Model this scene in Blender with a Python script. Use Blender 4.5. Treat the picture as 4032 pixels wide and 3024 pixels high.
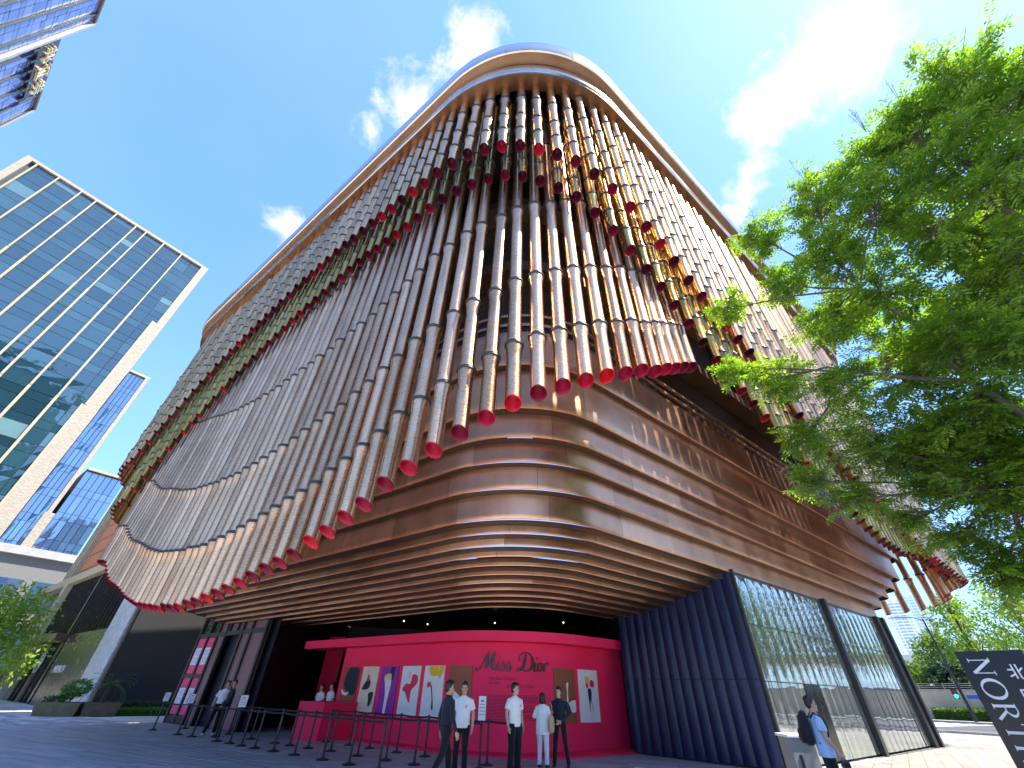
import bpy, bmesh, math, random
import numpy as np
from mathutils import Matrix, Vector, Quaternion

scene = bpy.context.scene
for _o in list(bpy.data.objects):
    bpy.data.objects.remove(_o)
rad = math.radians
random.seed(7)

# ------------------------------------------------------------------ camera
cam_d = bpy.data.cameras.new('camera')
cam = bpy.data.objects.new('camera', cam_d)
scene.collection.objects.link(cam)
scene.camera = cam
cam_d.sensor_fit = 'HORIZONTAL'
cam_d.sensor_width = 36.0
cam_d.lens = 14.089
cam_d.clip_start = 0.05
cam_d.clip_end = 3000.0
EYE = 1.6
cam.matrix_world = Matrix(((0.99966661, -0.02581985, 0.0, 0.0),
                           (-0.01573645, -0.60926782, -0.79280836, 0.0),
                           (0.02047019, 0.79254405, -0.60947101, EYE),
                           (0, 0, 0, 1)))
# the rows above are world X,Y,Z of the camera axes: right, up, back

# ------------------------------------------------------------------ sky + sun
SUN_AZ, SUN_EL = rad(112.0), rad(58.0)
world = bpy.data.worlds.new('World')
scene.world = world
world.use_nodes = True
wn = world.node_tree.nodes
wl = world.node_tree.links
wn.clear()
def wnode(t, **kw):
    n = wn.new(t)
    for k, v in kw.items():
        setattr(n, k, v)
    return n
sky = wnode('ShaderNodeTexSky', sky_type='NISHITA', sun_disc=False)
sky.sun_elevation = SUN_EL
sky.sun_rotation = SUN_AZ
sky.air_density = 1.1
sky.dust_density = 0.9
sky.ozone_density = 2.6
sky.altitude = 10
hsv = wnode('ShaderNodeHueSaturation')
hsv.inputs['Saturation'].default_value = 1.12
hsv.inputs['Value'].default_value = 1.0
wl.new(sky.outputs[0], hsv.inputs['Color'])
# scattered fair-weather cumulus: drifting patches in the direction of the sky
tc = wnode('ShaderNodeTexCoord')
def cloud_patch(az, tanel, r, sharp):
    """a soft puff round one direction of the sky"""
    v = Vector((math.sin(rad(az)), math.cos(rad(az)), tanel)).normalized()
    d = wnode('ShaderNodeVectorMath', operation='DISTANCE')
    wl.new(tc.outputs['Generated'], d.inputs[0])
    d.inputs[1].default_value = v
    m = wnode('ShaderNodeMapRange')
    m.inputs['From Min'].default_value = r
    m.inputs['From Max'].default_value = 0.0
    m.inputs['To Max'].default_value = sharp
    wl.new(d.outputs['Value'], m.inputs['Value'])
    return m.outputs[0]
CLOUDS = []
for _c in ((-25.1, 4.54, .10, 1.1), (-27.1, 3.67, .085, 1.0), (-39.4, 2.44, .10, 1.05), (-42.4, 2.03, .075, .85), (-46.2, 1.13, .08, 1.1), (70.6, 1.55, .15, 1.45), (63.9, 1.56, .12, 1.3), (58.9, 1.67, .10, 1.25), (56.2, 1.50, .085, 1.15), (52, 1.42, .06, 1.0), (49, 1.32, .085, 1.1), (46.3, 1.27, .075, 1.05), (74.4, 1.51, .11, 1.3),
           (110, 0.9, .2, 1.0), (140, 1.4, .16, 1.0), (-150, 0.8, .22, 1.0), (-100, 0.6, .16, .9), (20, 0.5, .15, .8), (-170, 1.8, .15, .9)):
    CLOUDS.append(_c)
acc = None
for az, te, r, sh in CLOUDS:
    s = cloud_patch(az, te, r, sh)
    if acc is None:
        acc = s
    else:
        mx = wnode('ShaderNodeMath', operation='MAXIMUM')
        wl.new(acc, mx.inputs[0]); wl.new(s, mx.inputs[1]); acc = mx.outputs[0]
ns = wnode('ShaderNodeTexNoise')
ns.inputs['Scale'].default_value = 13.0
ns.inputs['Detail'].default_value = 9.0
ns.inputs['Roughness'].default_value = 0.62
ns.inputs['Distortion'].default_value = 0.35
wl.new(tc.outputs['Generated'], ns.inputs['Vector'])
ad = wnode('ShaderNodeMath', operation='MULTIPLY_ADD')
wl.new(ns.outputs['Fac'], ad.inputs[0]); ad.inputs[1].default_value = 1.9
ad.inputs[2].default_value = -1.12
sm = wnode('ShaderNodeMath', operation='ADD')
wl.new(ad.outputs[0], sm.inputs[0]); wl.new(acc, sm.inputs[1])
cr = wnode('ShaderNodeMapRange', interpolation_type='SMOOTHSTEP')
cr.inputs['From Min'].default_value = 0.22
cr.inputs['From Max'].default_value = 0.85
cr.inputs['To Max'].default_value = 0.93
wl.new(sm.outputs[0], cr.inputs['Value'])
# thin veil of high haze over the whole dome
hz = wnode('ShaderNodeTexNoise')
hz.inputs['Scale'].default_value = 1.6
hz.inputs['Detail'].default_value = 4.0
wl.new(tc.outputs['Generated'], hz.inputs['Vector'])
hzr = wnode('ShaderNodeMapRange')
hzr.inputs['From Min'].default_value = 0.35
hzr.inputs['From Max'].default_value = 0.75
hzr.inputs['To Max'].default_value = 0.10
wl.new(hz.outputs['Fac'], hzr.inputs['Value'])
cm = wnode('ShaderNodeMath', operation='MAXIMUM')
wl.new(cr.outputs[0], cm.inputs[0]); wl.new(hzr.outputs[0], cm.inputs[1])
gm = wnode('ShaderNodeGamma'); gm.inputs['Gamma'].default_value = 0.60
wl.new(hsv.outputs[0], gm.inputs['Color'])
tint = wnode('ShaderNodeMix', data_type='RGBA', blend_type='MULTIPLY')
tint.inputs[0].default_value = 1.0
tint.inputs[7].default_value = (0.68, 1.00, 1.58, 1)
wl.new(gm.outputs[0], tint.inputs[6])
mixc = wnode('ShaderNodeMix', data_type='RGBA')
wl.new(cm.outputs[0], mixc.inputs[0])
wl.new(tint.outputs[2], mixc.inputs[6])
mixc.inputs[7].default_value = (2.35, 2.35, 2.35, 1.0)
bg = wnode('ShaderNodeBackground')
bg.inputs['Strength'].default_value = 0.15
wl.new(mixc.outputs[2], bg.inputs['Color'])
wo = wnode('ShaderNodeOutputWorld')
wl.new(bg.outputs[0], wo.inputs['Surface'])

sun_d = bpy.data.lights.new('sun', 'SUN')
sun_d.energy = 4.0
sun_d.angle = rad(0.53)
sun_d.color = (1.0, 0.90, 0.74)
sun = bpy.data.objects.new('sun', sun_d)
scene.collection.objects.link(sun)
_sd = Vector((math.sin(SUN_AZ) * math.cos(SUN_EL), math.cos(SUN_AZ) * math.cos(SUN_EL), math.sin(SUN_EL)))
sun.rotation_euler = _sd.to_track_quat('Z', 'Y').to_euler()
sun.location = _sd * 60

vs = scene.view_settings
vs.view_transform = 'Standard'
vs.look = 'None'
vs.exposure = 1.8
vs.gamma = 1.0
vs.use_curve_mapping = False
scene.render.engine = 'CYCLES'
scene.cycles.max_bounces = 8
scene.cycles.diffuse_bounces = 4
scene.cycles.glossy_bounces = 4
scene.cycles.transparent_max_bounces = 12

# ------------------------------------------------------------------ helpers
COL = scene.collection
def tag(o, label=None, cat=None, group=None, kind=None):
    if label: o['label'] = label
    if cat: o['category'] = cat
    if group: o['group'] = group
    if kind: o['kind'] = kind
    return o
def empty(name, loc=(0, 0, 0), rz=0.0):
    o = bpy.data.objects.new(name, None)
    o.empty_display_size = 0.2
    o.location = loc
    o.rotation_euler = (0, 0, rz)
    COL.objects.link(o)
    return o
def link(name, me, parent=None, mat=None, loc=None, rz=None):
    o = bpy.data.objects.new(name, me)
    COL.objects.link(o)
    if parent is not None: o.parent = parent
    if mat is not None and not me.materials: me.materials.append(mat)
    if loc is not None: o.location = loc
    if rz is not None: o.rotation_euler = (0, 0, rz)
    return o
class MB:
    """collects vertices and faces of ONE mesh"""
    def __init__(s):
        s.v = []; s.f = []; s.m = []; s.mi = 0
    def add(s, vs, fs):
        b = len(s.v); s.v += [tuple(x) for x in vs]
        for f in fs:
            s.f.append(tuple(i + b for i in f)); s.m.append(s.mi)
        return s
    def box(s, c, d, R=None):
        hx, hy, hz = d[0] / 2, d[1] / 2, d[2] / 2
        vs = [Vector((sx * hx, sy * hy, sz * hz)) for sx in (-1, 1) for sy in (-1, 1) for sz in (-1, 1)]
        if R is not None: vs = [R @ v for v in vs]
        vs = [v + Vector(c) for v in vs]
        return s.add(vs, [(0, 1, 3, 2), (4, 6, 7, 5), (0, 4, 5, 1), (2, 3, 7, 6), (0, 2, 6, 4), (1, 5, 7, 3)])
    def bbox(s, x0, x1, y0, y1, z0, z1):
        return s.box(((x0 + x1) / 2, (y0 + y1) / 2, (z0 + z1) / 2), (x1 - x0, y1 - y0, z1 - z0))
    def bev(s, c, d, b, R=None):
        """box with chamfered edges"""
        h = [d[0] / 2, d[1] / 2, d[2] / 2]
        bm = bmesh.new()
        bmesh.ops.create_cube(bm, size=1.0)
        for v in bm.verts:
            v.co = Vector((v.co.x * d[0], v.co.y * d[1], v.co.z * d[2]))
        bmesh.ops.bevel(bm, geom=bm.edges[:], offset=b, segments=2, affect='EDGES', profile=0.6)
        vs = [v.co.copy() for v in bm.verts]
        if R is not None: vs = [R @ v for v in vs]
        vs = [v + Vector(c) for v in vs]
        bm.verts.index_update()
        fs = [[v.index for v in f.verts] for f in bm.faces]
        bm.free()
        return s.add(vs, fs)
    def tube(s, pts, rr, n=8, cap=True):
        """tapered tube along pts; rr radius or list"""
        pts = [Vector(p) for p in pts]
        if not hasattr(rr, '__len__'): rr = [rr] * len(pts)
        rings = []
        t0 = (pts[1] - pts[0]).normalized()
        up = Vector((0, 0, 1)) if abs(t0.z) < 0.9 else Vector((1, 0, 0))
        x = t0.cross(up).normalized()
        for i, p in enumerate(pts):
            t = (pts[min(i + 1, len(pts) - 1)] - pts[max(i - 1, 0)]).normalized()
            x = (x - t * x.dot(t)).normalized()
            y = t.cross(x)
            rings.append([p + (x * math.cos(2 * math.pi * k / n) + y * math.sin(2 * math.pi * k / n)) * rr[i] for k in range(n)])
        vs = [v for r in rings for v in r]
        fs = []
        for i in range(len(pts) - 1):
            for k in range(n):
                a = i * n + k; b = i * n + (k + 1) % n
                fs.append((a, b, b + n, a + n))
        if cap:
            fs.append(tuple(range(n - 1, -1, -1)))
            fs.append(tuple((len(pts) - 1) * n + k for k in range(n)))
        return s.add(vs, fs)
    def lathe(s, prof, n=16, c=(0, 0, 0), capb=True, capt=True):
        vs = []
        for r, z in prof:
            for k in range(n):
                a = 2 * math.pi * k / n
                vs.append((c[0] + r * math.cos(a), c[1] + r * math.sin(a), c[2] + z))
        fs = []
        for i in range(len(prof) - 1):
            for k in range(n):
                a = i * n + k; b = i * n + (k + 1) % n
                fs.append((a, b, b + n, a + n))
        if capb: fs.append(tuple(range(n - 1, -1, -1)))
        if capt: fs.append(tuple((len(prof) - 1) * n + k for k in range(n)))
        return s.add(vs, fs)
    def prism(s, poly, z0, z1):
        """vertical prism over a plan polygon (ccw)"""
        n = len(poly)
        vs = [(p[0], p[1], z0) for p in poly] + [(p[0], p[1], z1) for p in poly]
        fs = [(i, (i + 1) % n, (i + 1) % n + n, i + n) for i in range(n)]
        fs += [tuple(range(n - 1, -1, -1)), tuple(range(n, 2 * n))]
        return s.add(vs, fs)
    def mesh(s, name, smooth=None):
        me = bpy.data.meshes.new(name)
        me.from_pydata(s.v, [], s.f)
        if any(s.m):
            me.polygons.foreach_set('material_index', s.m)
        if smooth is not None:
            me.polygons.foreach_set('use_smooth', [True] * len(me.polygons))
            if smooth < 180:
                me.set_sharp_from_angle(angle=rad(smooth))
        me.update()
        return me
    def build(s, name, mat, parent=None, smooth=None, loc=None, rz=None):
        me = s.mesh(name, smooth)
        for m in (mat if isinstance(mat, (list, tuple)) else [mat]):
            me.materials.append(m)
        return link(name, me, parent, None, loc, rz)
def copy_tree(o, parent=None):
    c = o.copy(); COL.objects.link(c); c.parent = parent
    for ch in list(o.children):
        copy_tree(ch, c)
    return c

# ------------------------------------------------------------------ materials
MATS = {}
class NT:
    def __init__(s, name):
        s.mat = bpy.data.materials.new(name); s.mat.use_nodes = True
        s.t = s.mat.node_tree; s.n = s.t.nodes; s.l = s.t.links
        s.b = s.n['Principled BSDF']
        MATS[name] = s.mat
    def node(s, t, **kw):
        n = s.n.new(t)
        for k, v in kw.items():
            if k.startswith('i_'): n.inputs[k[2:].replace('_', ' ')].default_value = v
            else: setattr(n, k, v)
        return n
    def coord(s, which='Object', scale=(1, 1, 1), rot=(0, 0, 0)):
        c = s.node('ShaderNodeTexCoord'); m = s.node('ShaderNodeMapping')
        m.inputs['Scale'].default_value = scale
        m.inputs['Rotation'].default_value = rot
        s.l.new(c.outputs[which], m.inputs['Vector'])
        return m.outputs[0]
    def world(s, scale=(1, 1, 1)):
        g = s.node('ShaderNodeNewGeometry'); m = s.node('ShaderNodeMapping')
        m.inputs['Scale'].default_value = scale
        s.l.new(g.outputs['Position'], m.inputs['Vector'])
        return m.outputs[0]
    def noise(s, vec, scale, detail=4, rough=0.55):
        n = s.node('ShaderNodeTexNoise')
        n.inputs['Scale'].default_value = scale; n.inputs['Detail'].default_value = detail
        n.inputs['Roughness'].default_value = rough
        if vec is not None: s.l.new(vec, n.inputs['Vector'])
        return n.outputs['Fac']
    def ramp(s, fac, stops):
        r = s.node('ShaderNodeValToRGB')
        e = r.color_ramp.elements
        while len(e) < len(stops): e.new(0.5)
        for i, (p, c) in enumerate(stops):
            e[i].position = p; e[i].color = c if len(c) == 4 else (*c, 1)
        s.l.new(fac, r.inputs[0]); return r.outputs[0]
    def rng(s, fac, a, b, f0=0.0, f1=1.0):
        m = s.node('ShaderNodeMapRange')
        m.inputs['From Min'].default_value = f0; m.inputs['From Max'].default_value = f1
        m.inputs['To Min'].default_value = a; m.inputs['To Max'].default_value = b
        s.l.new(fac, m.inputs['Value']); return m.outputs[0]
    def math(s, op, a, b):
        m = s.node('ShaderNodeMath', operation=op)
        for i, x in enumerate((a, b)):
            if isinstance(x, (int, float)): m.inputs[i].default_value = x
            else: s.l.new(x, m.inputs[i])
        return m.outputs[0]
    def mix(s, fac, a, b, mode='MIX'):
        m = s.node('ShaderNodeMix', data_type='RGBA', blend_type=mode)
        for i, x in ((0, fac), (6, a), (7, b)):
            if isinstance(x, (int, float)): m.inputs[i].default_value = x
            elif isinstance(x, (tuple, list)): m.inputs[i].default_value = (*x, 1) if len(x) == 3 else x
            else: s.l.new(x, m.inputs[i])
        return m.outputs[2]
    def set(s, **kw):
        for k, v in kw.items():
            i = s.b.inputs[{'col': 'Base Color', 'rough': 'Roughness', 'metal': 'Metallic', 'spec': 'Specular IOR Level',
                            'coat': 'Coat Weight', 'trans': 'Transmission Weight', 'ior': 'IOR', 'alpha': 'Alpha',
                            'emit': 'Emission Color', 'emits': 'Emission Strength', 'sheen': 'Sheen Weight', 'aniso': 'Anisotropic'}[k]]
            if isinstance(v, (int, float)): i.default_value = v
            elif isinstance(v, (tuple, list)): i.default_value = (*v, 1) if len(v) == 3 else v
            else: s.l.new(v, i)
        return s
    def bump(s, h, strength=0.2, dist=0.02):
        b = s.node('ShaderNodeBump')
        b.inputs['Strength'].default_value = strength; b.inputs['Distance'].default_value = dist
        s.l.new(h, b.inputs['Height']); s.l.new(b.outputs[0], s.b.inputs['Normal'])
        return s
    def rand(s):
        return s.node('ShaderNodeObjectInfo').outputs['Random']
def plain(name, col, rough=0.6, metal=0.0, var=0.12, scale=6.0, bump=0.0, **kw):
    t = NT(name)
    n = t.noise(t.world(), scale, 5)
    d = tuple(c * (1 - var) for c in col); u = tuple(min(1, c * (1 + var)) for c in col)
    t.set(col=t.ramp(n, [(0.3, d), (0.7, u)]), rough=t.rng(n, max(0.02, rough - 0.08), min(1, rough + 0.08)), metal=metal, **kw)
    if bump: t.bump(t.noise(t.world(), scale * 6, 4), bump, 0.01)
    return t.mat
def pipe_mat(name, c0, c1, rough):
    """hand-beaten bronze-alloy tube: fine ring hatching, scratches, uneven patina"""
    t = NT(name)
    v = t.coord('Object')
    ring = t.node('ShaderNodeTexWave', wave_type='BANDS', bands_direction='Z')
    ring.inputs['Scale'].default_value = 9.0; ring.inputs['Distortion'].default_value = 2.2
    ring.inputs['Detail'].default_value = 2.0; ring.inputs['Detail Scale'].default_value = 3.0
    t.l.new(v, ring.inputs['Vector'])
    fine = t.noise(t.coord('Object', (14, 14, 60)), 1.0, 4, 0.7)
    n = t.noise(t.world((1, 1, 0.5)), 1.7, 5)
    rnd = t.rand()
    c = t.ramp(t.math('ADD', t.math('MULTIPLY', n, 0.6), t.math('MULTIPLY', rnd, 0.4)), [(0.25, c0), (0.72, c1)])
    dirt = t.noise(t.world((3.0, 3.0, 0.22)), 2.0, 5, 0.7)
    c = t.mix(t.rng(dirt, 0.0, 0.55, 0.52, 0.75), c, tuple(x * 0.38 for x in c0))
    dark = t.math('MULTIPLY', t.rng(ring.outputs['Fac'], 0.78, 1.0, 0.0, 0.4), t.rng(fine, 0.82, 1.06, 0.3, 0.7))
    c = t.mix(1.0, c, dark, 'MULTIPLY')
    t.set(col=c, metal=1.0, rough=t.math('ADD', t.rng(fine, rough - 0.08, rough + 0.14, 0.3, 0.7), t.math('MULTIPLY', rnd, 0.06)))
    t.bump(t.math('ADD', t.math('MULTIPLY', ring.outputs['Fac'], 0.5), fine), 0.06, 0.012)
    return t.mat
pipe_mat('pipe_outer', (0.44, 0.245, 0.115), (0.80, 0.49, 0.25), 0.24)
pipe_mat('pipe_middle', (0.33, 0.205, 0.05), (0.60, 0.40, 0.13), 0.22)
pipe_mat('pipe_inner', (0.50, 0.265, 0.145), (0.90, 0.55, 0.33), 0.25)
plain('collar', (0.018, 0.022, 0.026), 0.45, 0.2, 0.3, 9)
def cup_mat(name, stops):
    t = NT(name); n = t.noise(t.world(), 14, 4)
    c = t.ramp(t.rand(), stops)
    t.set(col=t.mix(t.rng(n, 0, 0.45, 0.45, 0.75), c, tuple(x * 0.4 for x in stops[0][1])), rough=0.45, spec=0.25)
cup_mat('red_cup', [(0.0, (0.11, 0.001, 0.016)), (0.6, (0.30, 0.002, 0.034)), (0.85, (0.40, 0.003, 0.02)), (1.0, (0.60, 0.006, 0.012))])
cup_mat('red_cup_shaded', [(0.0, (0.030, 0.001, 0.008)), (0.6, (0.09, 0.002, 0.018)), (0.85, (0.20, 0.004, 0.02)), (1.0, (0.42, 0.006, 0.02))])  # outer and middle veils: shade inside the mouths put into a darker red

def copper_mat(name, c0, c1, c2, rough, metal=1.0, bmp=0.05):
    t = NT(name)
    w = t.world()
    n = t.noise(w, 0.9, 6, 0.6)
    streak = t.noise(t.world((2.5, 2.5, 0.25)), 2.2, 5, 0.65)
    rnd = t.rand()
    c = t.ramp(t.math('ADD', t.math('MULTIPLY', n, 0.7), t.math('MULTIPLY', rnd, 0.3)), [(0.25, c0), (0.5, c1), (0.78, c2)])
    c = t.mix(t.rng(streak, 0.0, 0.12, 0.45, 0.75), c, tuple(x * 0.55 for x in c0))
    t.set(col=c, metal=metal, rough=t.math('ADD', t.rng(n, rough - 0.06, rough + 0.08, 0.3, 0.7), t.math('MULTIPLY', rnd, 0.06)))
    t.bump(t.noise(t.world(), 2.0, 3), bmp, 0.05)
    return t.mat
copper_mat('copper', (0.48, 0.235, 0.135), (0.66, 0.36, 0.22), (0.82, 0.49, 0.32), 0.33)
copper_mat('rim_bronze', (0.44, 0.36, 0.29), (0.52, 0.44, 0.36), (0.60, 0.52, 0.43), 0.20, 1.0, 0.015)
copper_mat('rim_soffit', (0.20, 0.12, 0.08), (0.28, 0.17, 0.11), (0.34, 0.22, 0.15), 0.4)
copper_mat('shaded_soffit', (0.022, 0.012, 0.009), (0.034, 0.019, 0.014), (0.045, 0.027, 0.02), 0.5, 0.3)  # shade under the copper bands painted in as near-black metal
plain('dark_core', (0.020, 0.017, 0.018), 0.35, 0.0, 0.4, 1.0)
plain('dark_joint', (0.015, 0.013, 0.013), 0.7)
plain('roof_membrane', (0.25, 0.24, 0.23), 0.85)
plain('black_metal', (0.012, 0.013, 0.016), 0.38, 0.0, 0.35, 4.0, 0.03)
# ------------------------------------------------------------------ museum: plan geometry
AR, AL = rad(51.98), rad(-52.56)
dR = np.array([math.sin(AR), math.cos(AR)]); dL = np.array([math.sin(AL), math.cos(AL)])
nR = np.array([dR[1], -dR[0]]); nL = np.array([-dL[1], dL[0]])
def plan(dr, dl, r, endR, endL, rR=0, tR=0, tailR=0, rL=0, tL=0, tailL=0, n=28):
    """plan curve of a wall line: right wing, rounded corner, left wing. Points, outward normals, arc length (0 at corner, + to the right)"""
    apex = np.linalg.solve(np.array([nR, nL]), [-dr, -dl])
    half = math.acos(float(dR @ dL)) / 2
    t = r / math.tan(half)
    b = dR + dL; b = b / np.linalg.norm(b)
    c = apex + b * r / math.sin(half)
    P, N = [], []
    pR = apex + dR * (endR - apex @ dR)
    if tR:
        cR = pR - nR * rR
        aa = np.radians(np.linspace(tR, 0, 14))
        if tailR:
            nn = nR * math.cos(aa[0]) + dR * math.sin(aa[0]); tg = dR * math.cos(aa[0]) - nR * math.sin(aa[0])
            P.append(cR + rR * nn + tg * tailR); N.append(nn)
        for a in aa:
            nn = nR * math.cos(a) + dR * math.sin(a)
            P.append(cR + rR * nn); N.append(nn)
    else:
        P.append(pR); N.append(nR)
    p1 = apex + dR * t
    L = np.linalg.norm(p1 - P[-1])
    for k in range(1, int(L / 1.2) + 1):
        q = P[-1] * 0 + pR + (p1 - pR) * k / (int(L / 1.2) + 1); P.append(q); N.append(nR)
    a1 = math.atan2(*((p1 - c)[::-1])); a2 = math.atan2(*((apex + dL * t - c)[::-1]))
    if a1 - a2 > math.pi: a2 += 2 * math.pi
    if a2 - a1 > math.pi: a2 -= 2 * math.pi
    for a in np.linspace(a1, a2, n):
        nn = np.array([math.cos(a), math.sin(a)])
        P.append(c + r * nn); N.append(nn)
    p2 = P[-1]; pL = apex + dL * (endL - apex @ dL)
    L = np.linalg.norm(pL - p2); m = int(L / 1.2)
    for k in range(1, m + 1):
        P.append(p2 + (pL - p2) * k / (m + 1)); N.append(nL)
    if tL:
        cL = pL - nL * rL
        aa = np.radians(np.linspace(0, tL, 14))
        for a in aa:
            nn = nL * math.cos(a) + dL * math.sin(a)
            P.append(cL + rL * nn); N.append(nn)
        if tailL:
            tg = dL * math.cos(aa[-1]) - nL * math.sin(aa[-1])
            P.append(P[-1] + tg * tailL); N.append(N[-1])
    else:
        P.append(pL); N.append(nL)
    P = np.array(P); N = np.array(N)
    s = np.r_[0, np.cumsum(np.hypot(*np.diff(P, axis=0).T))]
    mid = apex + b * (r / math.sin(half) - r)
    k = int(np.argmin(np.hypot(*(P - mid).T)))
    return P, N, s[k] - s
def at_s(pl, s):
    P, N, S = pl
    x = np.array([np.interp(-s, -S, P[:, 0]), np.interp(-s, -S, P[:, 1])])
    n = np.array([np.interp(-s, -S, N[:, 0]), np.interp(-s, -S, N[:, 1])])
    return x, n / np.linalg.norm(n)
def sweep(mb, pl, prof, s0=None, s1=None, step=None, close=False):
    """sweep a profile [(offset outward, z)] along a plan curve between arc lengths s0 > s1"""
    P, N, S = pl
    if s0 is None: s0, s1 = S[0], S[-1]
    ss = [s0] + [x for x in S if s1 + 1e-3 < x < s0 - 1e-3] + [s1]
    m = len(prof); vs = []
    for s in ss:
        x, n = at_s(pl, s)
        for o, z in prof:
            vs.append((x[0] + n[0] * o, x[1] + n[1] * o, z))
    fs = []
    for i in range(len(ss) - 1):
        for k in range(m - 1 if not close else m):
            a = i * m + k; b = i * m + (k + 1) % m
            fs.append((a, b, b + m, a + m))
    if close:
        fs.append(tuple(range(m - 1, -1, -1))); fs.append(tuple((len(ss) - 1) * m + k for k in range(m)))
    return mb.add(vs, fs)

museum = empty('museum_building', (0, 9, 0))
MUS_INV = Vector((0, -9, 0))
tag(museum, 'bronze clad museum with rounded corner and three veils of hanging pipes', 'building')
def mpart(mb, name, mat, smooth=None, parent=None, kind=None):
    o = mb.build(name, mat, museum if parent is None else parent, smooth)
    if parent is None: o.location = MUS_INV
    if kind: o['kind'] = kind
    return o

# --- stepped copper bands: (bottom z, distance of right wing, end on the right wing)
WING_A = np.array([7.78, 15.04]); WING_B = np.array([4.53, 18.69])
BANDS = [(8.90, 5.80, 36.6), (7.60, 6.00, 35.4), (6.90, 6.25, 34.3), (6.35, 6.50, 33.0), (5.75, 6.75, 31.8), (5.10, 7.05, 31.2)]
FINS = [(4.91, 7.47), (4.73, 7.86), (4.59, 8.30), (4.49, 8.78), (4.38, 9.27), (4.28, 9.76), (4.20, 10.28), (4.14, 10.85), (4.09, 11.45), (4.05, 12.1)]
def wing_hit(d):
    w = WING_B - WING_A
    t = (-d - WING_A @ nR) / (w @ nR)
    return float((WING_A + w * t) @ dR)
prev = (10.05, 5.72)
allb = [(z, d, e, 1) for z, d, e in BANDS] + [(z, d, wing_hit(d) + 0.05, 0) for z, d in FINS]
for bi, (z, d, e, full) in enumerate(allb):
    zt = prev[0]; dep = d - prev[1]
    r = 3.3
    if full: pl = plan(d, d + 0.55, r, e, 28.0, 1.0, 110, 1.5, 1.0, 110, 1.0)
    else: pl = plan(d, d + 0.55, r, e, 28.6 - 0.12 * bi, 0, 0, 0, 0.5, 100, 0.6)
    # backing strip, dark, just behind the panels
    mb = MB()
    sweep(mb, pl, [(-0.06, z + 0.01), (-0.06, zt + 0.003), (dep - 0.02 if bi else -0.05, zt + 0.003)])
    band = mpart(mb, 'copper_band', MATS['shaded_soffit'], 60)
    cx, cz = dep * 0.94, (zt - z) * 0.62
    prof = [(-0.05, z + 0.002), (-0.002, z), (0.0, z + 0.003), (0.0, z + (zt - z) * 0.2)]
    if bi:
        prof += [(0.0, zt - 0.002)]
    else:
        prof += [(0.0, zt - 0.02), (-0.03, zt), (-0.25, zt)]
    S = pl[2]; s = S[0]; k = 0
    step = 2.55 if bi else 1.3
    rndb = random.Random(bi * 13 + 5)
    s -= rndb.uniform(0.6, 2.2)
    edges = [S[0]]
    while s > S[-1] + 0.8:
        edges.append(s); s -= step
    edges.append(S[-1])
    for a, b in zip(edges[:-1], edges[1:]):
        pm = MB(); jz = rndb.uniform(-0.003, 0.003)
        sweep(pm, pl, [(o + jz, zz) for o, zz in prof], a - 0.004, b + 0.004)
        mpart(pm, 'copper_panel', MATS['copper'], 40, band)
    prev = (z, d)
# ceiling behind the last fin and over the lobby recess
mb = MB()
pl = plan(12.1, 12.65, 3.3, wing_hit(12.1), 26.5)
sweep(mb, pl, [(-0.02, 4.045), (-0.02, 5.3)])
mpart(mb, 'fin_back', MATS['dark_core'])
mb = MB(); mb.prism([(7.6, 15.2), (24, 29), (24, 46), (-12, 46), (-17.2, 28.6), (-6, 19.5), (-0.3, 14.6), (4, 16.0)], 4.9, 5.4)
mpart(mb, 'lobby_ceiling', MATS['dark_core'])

# --- loggia above the parapet: rails, posts, dark glazing and floor edges behind the veils
pl = plan(5.95, 6.5, 3.3, 36.4, 28.0, 1.0, 110, 1.5, 1.0, 110, 1.0)
for z0, z1, o in ((10.22, 10.36, 0.0), (10.62, 10.74, 0.0), (11.02, 11.12, 0.02)):
    mb = MB(); sweep(mb, pl, [(o, z0), (o, z1), (o - 0.08, z1), (o - 0.08, z0)], close=True)
    mpart(mb, 'loggia_rail', MATS['copper'], 40)
s = pl[2][0] - 1.0
while s > pl[2][-1] + 0.5:
    x, n = at_s(pl, s)
    mb = MB(); mb.tube([(x[0] - n[0] * 0.12, x[1] - n[1] * 0.12, 9.9), (x[0] - n[0] * 0.12, x[1] - n[1] * 0.12, 11.1)], 0.03, 6)
    mpart(mb, 'loggia_post', MATS['black_metal'], 60)
    s -= 2.2
core = plan(7.3, 7.9, 3.3, 35.0, 28.5, 1.0, 100, 9.0, 1.0, 100, 9.0)
mb = MB(); sweep(mb, core, [(0.0, 9.9), (0.0, 24.6)])
mpart(mb, 'upper_glazing', MATS['dark_core'], 60)
mb = MB(); sweep(mb, core, [(-3.5, 9.91), (1.45, 9.91)])
mpart(mb, 'loggia_floor', MATS['dark_joint'])
for z in (14.6, 19.4):
    mb = MB(); sweep(mb, core, [(0.02, z), (0.9, z), (0.9, z + 0.55), (0.02, z + 0.55)], close=True)
    mpart(mb, 'floor_edge', MATS['rim_soffit'], 40)

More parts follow.
